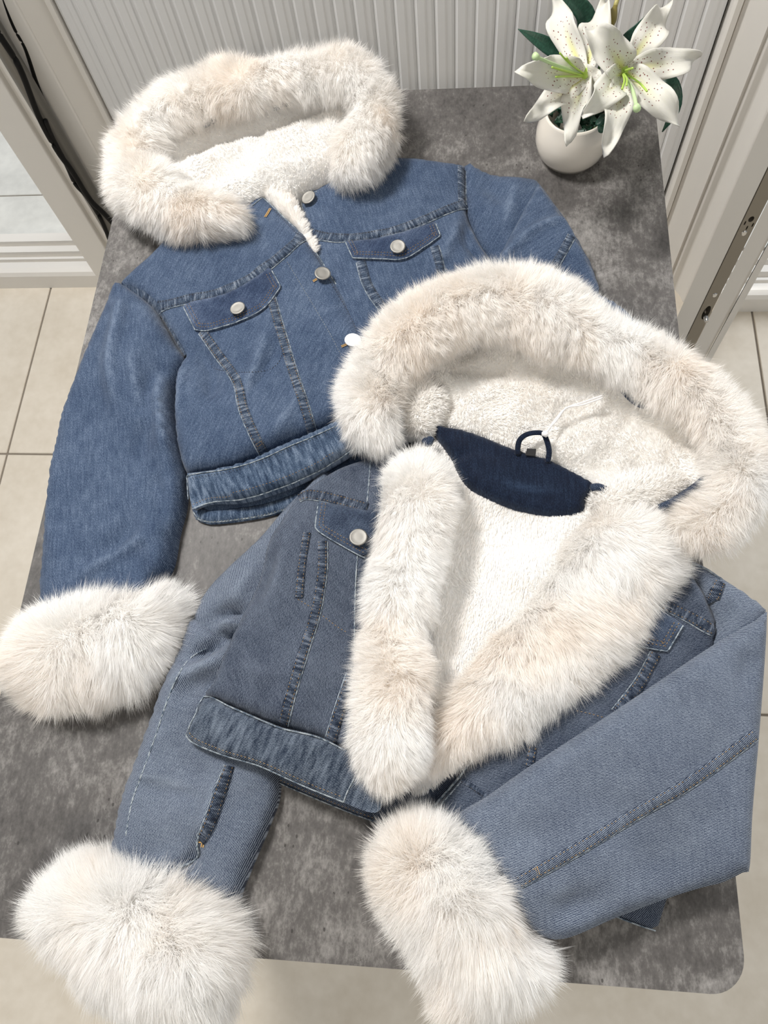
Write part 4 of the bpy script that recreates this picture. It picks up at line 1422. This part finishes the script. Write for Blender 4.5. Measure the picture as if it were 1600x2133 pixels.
B_hl = Cloth([(830, 860), (850, 790), (920, 735), (1020, 715), (1130, 735), (1230, 780), (1330, 830), (1430, 890), (1510, 950), (1500, 1020), (1420, 1060), (1330, 1085), (1240, 1060), (1210, 1010), (1130, 965),
              (1040, 930), (960, 910), (905, 895), (850, 910)],
             edge=0.030, top=[(880, 850, .042), (950, 800, .046), (1050, 790, .048), (1150, 830, .046), (1280, 870, .048), (1400, 930, .048), (1050, 900, .040), (1200, 960, .042), (1330, 1000, .046),
                              (1300, 1060, .052), (1450, 1000, .048)],
             r=0.03, thick=0.014, noise=(0.0058, 0.030, 0.3, 1.3), spacing=0.006, seed=104, fine=0.0014,
             folds=[([(925, 800), (960, 770), (1050, 775), (1120, 800)], -0.005, 0.008), ([(1130, 860), (1180, 840), (1240, 850), (1300, 880)], -0.005, 0.009), ([(1260, 830), (1340, 880), (1430, 925), (1490, 940)], -0.010, 0.009),
                    ([(1270, 805), (1350, 850), (1430, 895)], 0.010, 0.010), ([(1000, 850), (1080, 860), (1150, 900)], -0.003, 0.008), ([(1190, 920), (1260, 960), (1330, 950)], 0.004, 0.010)])
B_hl.build('hood_lining', M['plush'], JB)
fur(B_hl.V, B_hl.T, B_hl.obj, 56000, 0.0042, width=0.0007, lay=0.5, mat='plush', seed=105, clump=14, clumpf=0.25, rand=0.14, tintf=0.10, name='plush_pile', minz=-2)
for (outl, tp, sd) in (([(838, 810), (860, 785), (905, 790), (930, 830), (925, 870), (900, 905), (868, 908), (842, 880)], 0.058, 107),
                       ([(1225, 1050), (1260, 1015), (1330, 985), (1400, 990), (1430, 1020), (1400, 1055), (1330, 1075), (1260, 1085)], 0.060, 109)):
    c_ = Cloth(outl, edge=0.036, top=tp, r=0.028, thick=0.03, noise=(0.004, 0.03, 0.5, 1.4), spacing=0.006, seed=sd, fine=0.001)
    c_.build('hood_lining_roll', M['plush'], JB)
    fur(c_.V, c_.T, c_.obj, 9000, 0.0085, width=0.0008, lay=0.4, mat='plush', seed=sd + 1, clump=14, clumpf=0.3, rand=0.3, tintf=0.05, name='plush_pile', minz=-2)

# dark navy neck facing with hanger loop and label
B_nf = Cloth([(900, 888), (925, 890), (985, 903), (1075, 938), (1150, 962), (1222, 1000), (1243, 1018), (1222, 1040), (1212, 1068), (1155, 1077), (1080, 1062), (1005, 1035), (965, 1005), (940, 955), (912, 915)],
             edge=0.038, top=[(920, 900, .050), (1000, 960, .048), (1100, 1010, .046), (1200, 1030, .050)], r=0.008, thick=0.006, noise=(0.002, 0.035, -0.5, 1.6), spacing=0.005, seed=111,
             folds=[([(915, 925), (950, 945), (985, 930)], -0.004, 0.006), ([(1010, 985), (1090, 1010), (1180, 1020)], 0.0015, 0.010)])
nf = B_nf.build('neck_facing', M['navy'], JB)
lp = catmull([(1078, 946, .050), (1082, 918, .056), (1100, 904, .060), (1128, 902, .060), (1138, 915, .058), (1144, 940, .054), (1141, 962, .050)], False, 8)
lw = np.array([P(*q) for q in lp])
V, T, UV = tube_mesh(lw, 0.0030, 10, 0.5)
mesh_tris('hanger_loop', V, fix_orient(V, T), M['navy'], JB, True, UV)
c4 = [P(1098, 934, .0525), P(1117, 935, .0525), P(1116, 950, .0515), P(1094, 948, .0515)]
bm = bmesh.new()
vt = [bm.verts.new(q) for q in c4]
vb = [bm.verts.new(q - np.array([0, 0, 0.0012])) for q in c4]
bm.faces.new(vt)
bm.faces.new(vb[::-1])
for k in range(4):
    bm.faces.new((vt[k], vb[k], vb[(k + 1) % 4], vt[(k + 1) % 4]))
bm_obj('size_label', bm, M['black_label'], JB)
for dv in (0, 5):
    q = catmull([(1255, 824 + dv, .062), (1215, 838 + dv, .060), (1180, 850, .058), (1160, 870 + dv, .058), (1146, 890, .060), (1136, 905, .062)], False, 6)
    tube('tag_loop', np.array([P(*a_) for a_ in q]), 0.0011, M['tag_string'], JB, 6)
tube('tag_loop_lock', np.array([P(1131, 902, .064), P(1140, 906, .064)]), 0.0032, M['tag_string'], JB, 8)

# denim binding glimpsed where the fur is buttoned on
for pth in ([(1300, 815, .060), (1325, 838, .060), (1345, 846, .060)], [(1486, 925, .056), (1500, 950, .058), (1510, 968, .056), (1500, 975, .054)], [(1498, 965, .054), (1460, 1005, .052), (1410, 1040, .052), (1375, 1058, .052)],
            [(836, 800, .058), (826, 830, .058), (830, 858, .056)], [(885, 915, .052), (892, 925, .052), (898, 912, .052)], [(1232, 1016, .056), (1246, 1014, .058), (1262, 1020, .056)]):
    tube('hood_binding', np.array([P(*q) for q in catmull(pth, False, 6)]), 0.0042, M['denim_b_flap'], JB, 8, 0.7)

# fur: front edges
fl_L = flow_px([(790, 1000, -.8, -.2), (770, 1150, -1, .3), (745, 1300, -1, .4), (745, 1450, -1, .5), (750, 1600, -.7, .8), (800, 1660, 0, 1), (860, 1580, .6, .8), (890, 1400, .8, .5), (920, 1200, .9, .3),
                (945, 1050, .9, 0), (900, 940, .5, -.9), (850, 1100, .1, 1), (820, 1300, 0, 1), (815, 1480, 0, 1)], 0.05)
fur_tube('fur_front_edge', [(870, 965, .064), (868, 1030, .066), (856, 1120, .066), (835, 1230, .064), (820, 1330, .064), (820, 1420, .064), (816, 1500, .064), (808, 1570, .062), (802, 1622, .056)],
         [.022, .026, .026, .026, .024, .022, .023, .024, .018], JB, 84000, 0.022, flat=0.9, seed=121, flow=fl_L, lay=0.55)
fl_R = flow_px([(1300, 1060, .2, -1), (1400, 1110, 1, -.2), (1415, 1190, 1, .5), (1340, 1300, .8, .8), (1240, 1420, .7, .9), (1120, 1510, .5, 1), (1000, 1560, .2, 1), (920, 1620, -.1, 1), (1000, 1420, .3, 1),
                (1150, 1250, .5, .8), (1250, 1150, .3, .7), (900, 1520, -.6, .8)], 0.05)
B_fr = fur_pad('fur_front_edge', [(1232, 1062), (1300, 1050), (1370, 1085), (1420, 1150), (1415, 1205), (1358, 1265), (1310, 1345), (1258, 1402), (1195, 1452), (1130, 1508), (1050, 1550), (975, 1562), (925, 1600), (888, 1646),
                                  (866, 1634), (876, 1580), (905, 1500), (960, 1400), (1050, 1290), (1130, 1200), (1190, 1120)],
               JB, 88000, 0.028, fl_R, top=[(1300, 1100, .066), (1360, 1180, .062), (1250, 1280, .062), (1100, 1420, .058), (960, 1540, .056), (900, 1630, .048)], edge=0.034, r=0.04, inset=0.011, seed=131, lay=0.6,
               thick=0.026, noise=(0.007, 0.045, 0.9, 1.3))
# fur: cuffs
fur_pad('fur_cuff', [(48, 1905), (85, 1845), (145, 1793), (212, 1758), (300, 1775), (400, 1803), (475, 1850), (532, 1922), (536, 1990), (525, 2055), (500, 2120), (440, 2160), (330, 2165), (250, 2135), (195, 2085),
                     (150, 2035), (105, 1978), (60, 1955)], JB, 84000, 0.033,
        flow_px([(60, 1920, -1, 0), (130, 1810, -.7, -.8), (215, 1760, 0, -1), (330, 1785, .2, -1), (480, 1855, .8, -.8), (535, 1960, 1, .2), (500, 2100, .6, .8), (350, 2130, 0, 1), (200, 2080, -.5, 1),
                 (300, 1960, 0, 1), (400, 2000, .2, 1), (180, 1940, -.3, 1)]), top=0.070, r=0.06, seed=141, lay=0.66, inset=0.022)
fur_pad('fur_cuff', [(775, 1800), (768, 1750), (808, 1714), (872, 1684), (952, 1704), (1028, 1750), (1076, 1832), (1106, 1905), (1165, 1985), (1163, 2040), (1125, 2090), (1050, 2128), (960, 2150), (905, 2115),
                     (888, 2050), (855, 1990), (800, 1920), (770, 1855)], JB, 88000, 0.031,
        flow_px([(780, 1760, -1, -.3), (870, 1670, 0, -1), (960, 1690, .6, -.9), (1060, 1800, 1, -.3), (1120, 1920, 1, 0), (1165, 2010, 1, .5), (1050, 2120, .2, 1), (920, 2100, -.5, 1), (860, 2000, -1, .4),
                 (780, 1870, -1, .3), (920, 1800, .2, 1), (1000, 1960, .2, 1)]), top=[(850, 1750, .088), (960, 1780, .090), (900, 1880, .086), (1020, 1900, .080), (1080, 2020, .072), (980, 2080, .070)],
        edge=0.030, r=0.05, seed=151, lay=0.62, inset=0.020)

# fur: roll round the hood opening
fl_H = flow_px([(700, 860, -1, .2), (710, 760, -1, -.3), (800, 660, -.7, -.8), (950, 570, -.1, -1), (1100, 575, .2, -1), (1230, 640, .5, -1), (1350, 690, .5, -1), (1460, 740, .6, -.9), (1560, 860, 1, -.4),
                (1590, 980, 1, .3), (1540, 1090, .6, 1), (1450, 1130, 0, 1), (1000, 730, .1, 1), (1150, 760, .1, 1), (1300, 800, 0, 1), (1420, 860, -.3, 1), (860, 770, .6, .9), (780, 930, -.2, 1),
                (1480, 1040, -.7, .4)], 0.06)
fur_tube('hood_fur_trim', [(806, 912, .058), (778, 878, .060), (776, 808, .064), (820, 738, .072), (890, 680, .080), (990, 638, .084), (1100, 645, .084), (1210, 695, .080), (1310, 745, .074), (1410, 800, .070), (1490, 872, .066),
                           (1538, 960, .062), (1528, 1040, .060), (1470, 1092, .058), (1410, 1100, .056)],
         [.019, .023, .024, .027, .030, .033, .032, .028, .025, .024, .022, .021, .021, .019, .015], JB, 160000, 0.024, flat=0.85, seed=161, flow=fl_H, lay=0.5)


# ================================================================== potted lily
m = NT('glazed_cream_ceramic')
m.base((0.80, 0.745, 0.66))
m.rough(0.16, 0.5)
m.b.inputs['Coat Weight'].default_value = 0.4
M['ceramic'] = m.m
M['foliage'] = simple('dark_green_leaf', (0.010, 0.045, 0.024), 0.45)
m = NT('lily_leaf')
uv = m.n('UVMap').outputs[0]
st = m.noise(m.mapping(uv, scale=(60, 2, 1)), 1.0, 2.0)
m.base(m.ramp(st, [(0.3, (0.010, 0.042, 0.028)), (0.7, (0.028, 0.095, 0.062))]))
m.rough(0.4, 0.4)
M['leaf'] = m.m
M['stem'] = simple('green_stem', (0.06, 0.13, 0.035), 0.5)
M['bud'] = simple('brown_green_bud', (0.16, 0.13, 0.02), 0.45)
M['bud_tip'] = simple('pale_bud_tip', (0.42, 0.38, 0.14), 0.4)
M['pistil'] = simple('pale_green_pistil', (0.52, 0.68, 0.36), 0.45)
M['throat'] = simple('bright_green_throat', (0.42, 0.60, 0.10), 0.5)
m = NT('lily_petal')
uv = m.n('UVMap').outputs[0]
sx = m.n('SeparateXYZ')
m.l(uv, sx.inputs[0])
U, Vv = sx.outputs[0], sx.outputs[1]          # U: 0 base .. 1 tip, V: -1 .. 1 across
absv = m.math('ABSOLUTE', Vv)
mid = m.math('MULTIPLY', m.sstep(m.math('SUBTRACT', 0.42, absv), 0.0, 0.42), m.sstep(m.math('SUBTRACT', 0.72, U), 0.0, 0.62))
col = m.mix(mid, (0.68, 0.665, 0.61), (0.60, 0.60, 0.18))
col = m.mix(m.sstep(m.math('SUBTRACT', 0.16, U), 0.0, 0.14), col, (0.48, 0.62, 0.14))
vo = m.n('TexVoronoi', feature='F1')
m.l(m.mapping(uv, scale=(26, 5.5, 1)), vo.inputs['Vector'])
vo.inputs['Scale'].default_value = 1.0
msk = m.math('MULTIPLY', m.math('LESS_THAN', U, 0.66), m.math('LESS_THAN', absv, 0.78))
msk = m.math('MULTIPLY', msk, m.math('GREATER_THAN', U, 0.14))
dot = m.math('MULTIPLY', m.math('LESS_THAN', vo.outputs['Distance'], 0.2), msk)
col = m.mix(m.math('MULTIPLY', dot, 0.95), col, (0.16, 0.02, 0.02))
m.base(col)
m.rough(0.5, 0.25)
m.b.inputs['Subsurface Weight'].default_value = 0.12
m.b.inputs['Subsurface Radius'].default_value = (0.004, 0.004, 0.002)
st = m.noise(m.mapping(uv, scale=(2, 22, 1)), 1.0, 3.0)
m.bump(st, 0.25, 0.001)
M['petal'] = m.m

PC = np.array([0.255, 0.978, TZ])
PL = thing('potted_lily', 'artificial white speckled lilies in a small round cream ceramic pot', 'potted plant', tuple(PC))


def lathe(prof, n=48):
    bm = bmesh.new()
    rings = []
    for r_, z_ in prof:
        if r_ < 1e-5:
            rings.append([bm.verts.new((0, 0, z_))])
        else:
            rings.append([bm.verts.new((r_ * math.cos(2 * math.pi * k / n), r_ * math.sin(2 * math.pi * k / n), z_)) for k in range(n)])
    for A, B in zip(rings, rings[1:]):
        for k in range(n):
            if len(A) == 1:
                bm.faces.new((A[0], B[k], B[(k + 1) % n]))
            elif len(B) == 1:
                bm.faces.new((A[k], B[0], A[(k + 1) % n]))
            else:
                bm.faces.new((A[k], B[k], B[(k + 1) % n], A[(k + 1) % n]))
    return bm


bm = lathe([(0, 0.001), (0.033, 0.0), (0.037, 0.002), (0.0445, 0.014), (0.048, 0.028), (0.0475, 0.042), (0.0435, 0.056), (0.0395, 0.066), (0.0385, 0.069), (0.0365, 0.069), (0.0362, 0.064), (0.040, 0.050),
            (0.041, 0.040), (0, 0.040)])
bm.transform(Matrix.Translation(Vector(PC)))
bm_obj('pot', bm, M['ceramic'], PL, True)

# dark ground foliage inside the pot
rl = random.Random(7)
V, T = [], []
for k in range(150):
    a = rl.uniform(0, 2 * math.pi)
    r_ = 0.034 * math.sqrt(rl.random())
    c0 = PC + np.array([r_ * math.cos(a), r_ * math.sin(a), 0.046 + rl.uniform(0, 0.018)])
    d = np.array([rl.gauss(0, 1), rl.gauss(0, 1), rl.uniform(0.2, 1.2)])
    d /= np.linalg.norm(d)
    s_ = np.cross(d, [0, 0, 1.0])
    s_ /= np.linalg.norm(s_) + 1e-9
    L = rl.uniform(0.010, 0.018)
    i = len(V)
    V += [c0, c0 + d * L * 0.5 + s_ * L * 0.3, c0 + d * L, c0 + d * L * 0.5 - s_ * L * 0.3, c0 + d * L * 0.5 - np.array([0, 0, 0.0015])]
    T += [(i, i + 1, i + 4), (i + 1, i + 2, i + 4), (i + 2, i + 3, i + 4), (i + 3, i, i + 4)]
mesh_tris('moss_foliage', np.array(V), np.array(T), M['foliage'], PL, False, None, 'stuff')


def blade(name, path, wid, mat, parent, cup=0.25, wave=0.0, nrm=None, peak=0.45, tipw=0.0, nu=22, nv=9, seed=0, thick=0.0009, sharp=1.0):
    """petal or leaf: centre line of 3-D points, width profile, cupped across, real thickness"""
    q = resample(catmull(path, False, 8), 0.0015)
    q = np.stack([np.interp(np.linspace(0, 1, nu), np.linspace(0, 1, len(q)), q[:, k]) for k in range(3)], 1)
    tan = np.gradient(q, axis=0)
    tan /= np.linalg.norm(tan, axis=1)[:, None]
    rg = np.random.default_rng(seed)
    ph = rg.uniform(0, 6.28, 3)
    V, UV = [], []
    for i in range(nu):
        u = i / (nu - 1)
        b = np.cross(tan[i], nrm)
        b /= np.linalg.norm(b)
        n_ = np.cross(b, tan[i])
        if n_ @ nrm < 0:
            n_ = -n_
        p_ = (u / peak) if u < peak else 1 - ((u - peak) / (1 - peak)) ** 2.0 * sharp
        w = wid * (0.16 + 0.84 * math.sin(min(1, p_) * math.pi / 2)) if u < peak else wid * max(tipw, p_)
        for j in range(nv):
            v = -1 + 2 * j / (nv - 1)
            lift = cup * w * (v * v) + (-0.10 * w * math.exp(-(v / 0.18) ** 2))
            rip = wave * wid * abs(v) ** 1.5 * math.sin(u * 13 + ph[0] + (2.1 if v > 0 else 0)) * min(1, u * 2)
            V.append(q[i] + b * w * v + n_ * (lift + rip))
            UV.append((u, v))
    V = np.array(V)
    nt = len(V)
    T = []
    for i in range(nu - 1):
        for j in range(nv - 1):
            a = i * nv + j
            T += [(a, a + nv, a + nv + 1), (a, a + nv + 1, a + 1)]
    T = np.array(T)
    fnm = np.cross(V[T[:, 1]] - V[T[:, 0]], V[T[:, 2]] - V[T[:, 0]])
    if (fnm @ np.asarray(nrm)).sum() < 0:
        T = T[:, ::-1]
    vn = np.zeros_like(V)
    fnm = np.cross(V[T[:, 1]] - V[T[:, 0]], V[T[:, 2]] - V[T[:, 0]])
    for k in range(3):
        np.add.at(vn, T[:, k], fnm)
    vn /= np.linalg.norm(vn, axis=1)[:, None] + 1e-12
    cnt = {}
    for t in T:
        for k in range(3):
            cnt[(int(t[k]), int(t[(k + 1) % 3]))] = 1
    side = [f for (i, j) in cnt if (j, i) not in cnt for f in ((j, i, nt + i), (j, nt + i, nt + j))]
    return mesh_tris(name, np.vstack([V, V - vn * thick]), np.vstack([T, T[:, ::-1] + nt, np.array(side)]), mat, parent, True, np.vstack([UV, UV]))


def flower(center, hc, facing, petals, stamens, seed):
    C0 = P(center[0], center[1], hc)
    nrm = np.array(facing, float)
    nrm /= np.linalg.norm(nrm)
    root = C0 - nrm * 0.030
    Vt, Tt, UVt = tube_mesh(np.array([root - nrm * 0.004, root + nrm * 0.006, root + nrm * 0.016]), np.array([0.004, 0.0062, 0.0085]), 14)
    fl = mesh_tris('flower', Vt, fix_orient(Vt, Tt), M['throat'], PL, True, UVt)
    for k, (u, v, h, wid, lift) in enumerate(petals):
        tip = P(u, v, h)
        b0 = root + nrm * 0.004
        mid = b0 * 0.45 + tip * 0.55 + nrm * lift
        q1 = b0 * 0.82 + (b0 * 0.3 + mid * 0.7) * 0.18 + nrm * 0.012
        pen = b0 * 0.12 + tip * 0.88 + nrm * lift * 0.45
        blade('petal', [b0, q1, mid, pen, tip], wid * 0.86, M['petal'], fl, cup=0.26, wave=0.5, nrm=nrm, peak=0.5, tipw=0.05, seed=seed * 10 + k, sharp=0.93)
    for k, (u, v, h, r_) in enumerate(stamens):
        tip = P(u, v, h)
        mid = root * 0.45 + tip * 0.55 + nrm * 0.014
        q = catmull([root + nrm * 0.002, mid, tip], False, 8)
        knob = k == 0
        o = tube('pistil' if knob else 'stamen', q, r_, M['pistil'] if knob else M['throat'], fl, 8)
        if knob:
            kb = np.array([tip - (tip - mid) * 0.02, tip + (tip - mid) * 0.12])
            tube('stigma', kb, np.array([0.0034, 0.0042]), M['pistil'], fl, 10)
    return root, nrm


toc = CAMLOC - P(1210, 157, 0.15)
toc /= np.linalg.norm(toc)
f1 = flower((1212, 158), 0.155, toc + np.array([-0.35, -0.05, 0.1]),
            [(1152, -10, 0.165, 0.0185, 0.016), (1262, 4, 0.165, 0.020, 0.014), (1076, 146, 0.185, 0.0215, 0.020), (1098, 255, 0.135, 0.018, 0.016), (1187, 299, 0.120, 0.0175, 0.018), (1262, 190, 0.140, 0.016, 0.010)],
            [(1119, 119, 0.205, 0.0019), (1150, 140, 0.195, 0.0012), (1166, 110, 0.19, 0.0010), (1158, 160, 0.185, 0.0011), (1180, 120, 0.19, 0.0010)], 1)
f2 = flower((1306, 146), 0.170, toc + np.array([0.15, -0.05, 0.1]),
            [(1226, 62, 0.205, 0.0225, 0.024), (1391, 8, 0.180, 0.019, 0.016), (1454, 122, 0.170, 0.0185, 0.022), (1414, 258, 0.140, 0.0205, 0.020), (1256, 322, 0.130, 0.0185, 0.026), (1212, 243, 0.165, 0.019, 0.018)],
            [(1326, 222, 0.200, 0.0020), (1296, 185, 0.195, 0.0012), (1318, 142, 0.205, 0.0012), (1348, 190, 0.190, 0.0011), (1305, 178, 0.20, 0.0011)], 2)
for (root, nrm) in (f1, f2):
    base = PC + np.array([0, 0.0, 0.045])
    q = catmull([base, (base + root) / 2 + np.array([0, 0.02, 0.01]), root - nrm * 0.002], False, 8)
    tube('stem', q, 0.0026, M['stem'], PL, 8)
# leaves
stem0 = PC + np.array([0, 0.01, 0.06])


def leafpx(pts, wid, seed, cup=0.2):
    q = [P(u, v, h) for u, v, h in pts]
    return blade('leaf', q, wid, M['leaf'], PL, cup=cup, wave=0.05, nrm=toc + np.array([0.1, 0.05, 0.2]), peak=0.4, tipw=0.02, seed=seed)


leafpx([(1215, 160, .09), (1170, 115, .115), (1132, 90, .13), (1079, 60, .145)], 0.010, 1)
leafpx([(1225, 150, .10), (1224, 60, .13), (1212, 20, .15), (1170, -12, .17), (1140, -30, .18)], 0.012, 2)
leafpx([(1260, 170, .09), (1300, 100, .12), (1330, 60, .14), (1350, 30, .15)], 0.011, 3)
leafpx([(1270, 190, .08), (1340, 160, .11), (1392, 175, .12), (1406, 225, .10), (1380, 275, .07)], 0.012, 4)
leafpx([(1250, 200, .08), (1225, 200, .09), (1190, 215, .085), (1150, 225, .08)], 0.009, 5)
# bud on its own stalk
bq = catmull([PC + np.array([0.01, 0.01, 0.05]), P(1258, 110, 0.11), P(1264, 66, 0.15)], False, 8)
tube('bud_stalk', bq, 0.0018, M['stem'], PL, 8)
kq = catmull([P(1264, 66, .15), P(1270, 45, .155), P(1278, 25, .16), P(1286, 0, .166)], False, 6)
s_ = np.linspace(0, 1, len(kq))
bd = tube('bud', kq, 0.0020 + 0.0048 * np.sin(np.clip(s_ * 1.25, 0, 1) * math.pi) ** 1.0 + 0.0006, M['bud'], PL, 12)
tube('bud_tip', np.array([P(1282, 12, .1635), P(1285, 2, .166), P(1288, -6, .168)]), np.array([0.0026, 0.0026, 0.0012]), M['bud_tip'], bd, 8)
# small round-leaved sprig over the rim
sp = catmull([PC + np.array([0.02, -0.01, 0.05]), P(1252, 262, .075), P(1258, 262, .078)], False, 6)
tube('sprig_stem', sp, 0.0010, M['stem'], PL, 6)
for k, (du, dv) in enumerate(((-11, -14), (10, -10), (-6, 14), (10, 10))):
    blade('sprig_leaf', [P(1256, 262, .078), P(1256 + du * .5, 262 + dv * .5, .081), P(1256 + du, 262 + dv, .080)], 0.0055, M['leaf'], PL, cup=0.15, nrm=toc, peak=0.6, tipw=0.3, nu=8, nv=5, seed=30 + k, sharp=0.8)


# what the parts that stand out look like
for o in list(bpy.data.objects):
    n = o.name.split('.')[0]
    if o.parent is None or o.type != 'MESH':
        continue
    if n in ('fur_cuff', 'hood_fur_trim', 'fur_front_edge'):
        o['label'] = 'long fluffy white faux fur'
    elif n in ('hood_lining', 'body_lining', 'hood_lining_roll', 'front_facing'):
        o['label'] = 'short soft white plush lining'
    elif n == 'neck_facing':
        o['label'] = 'dark navy denim facing at the neck'
    elif n in ('snap_button', 'shank_button'):
        o['label'] = 'white wrapped button' if o.data.materials[0].name.startswith('white') else 'round brushed metal button'
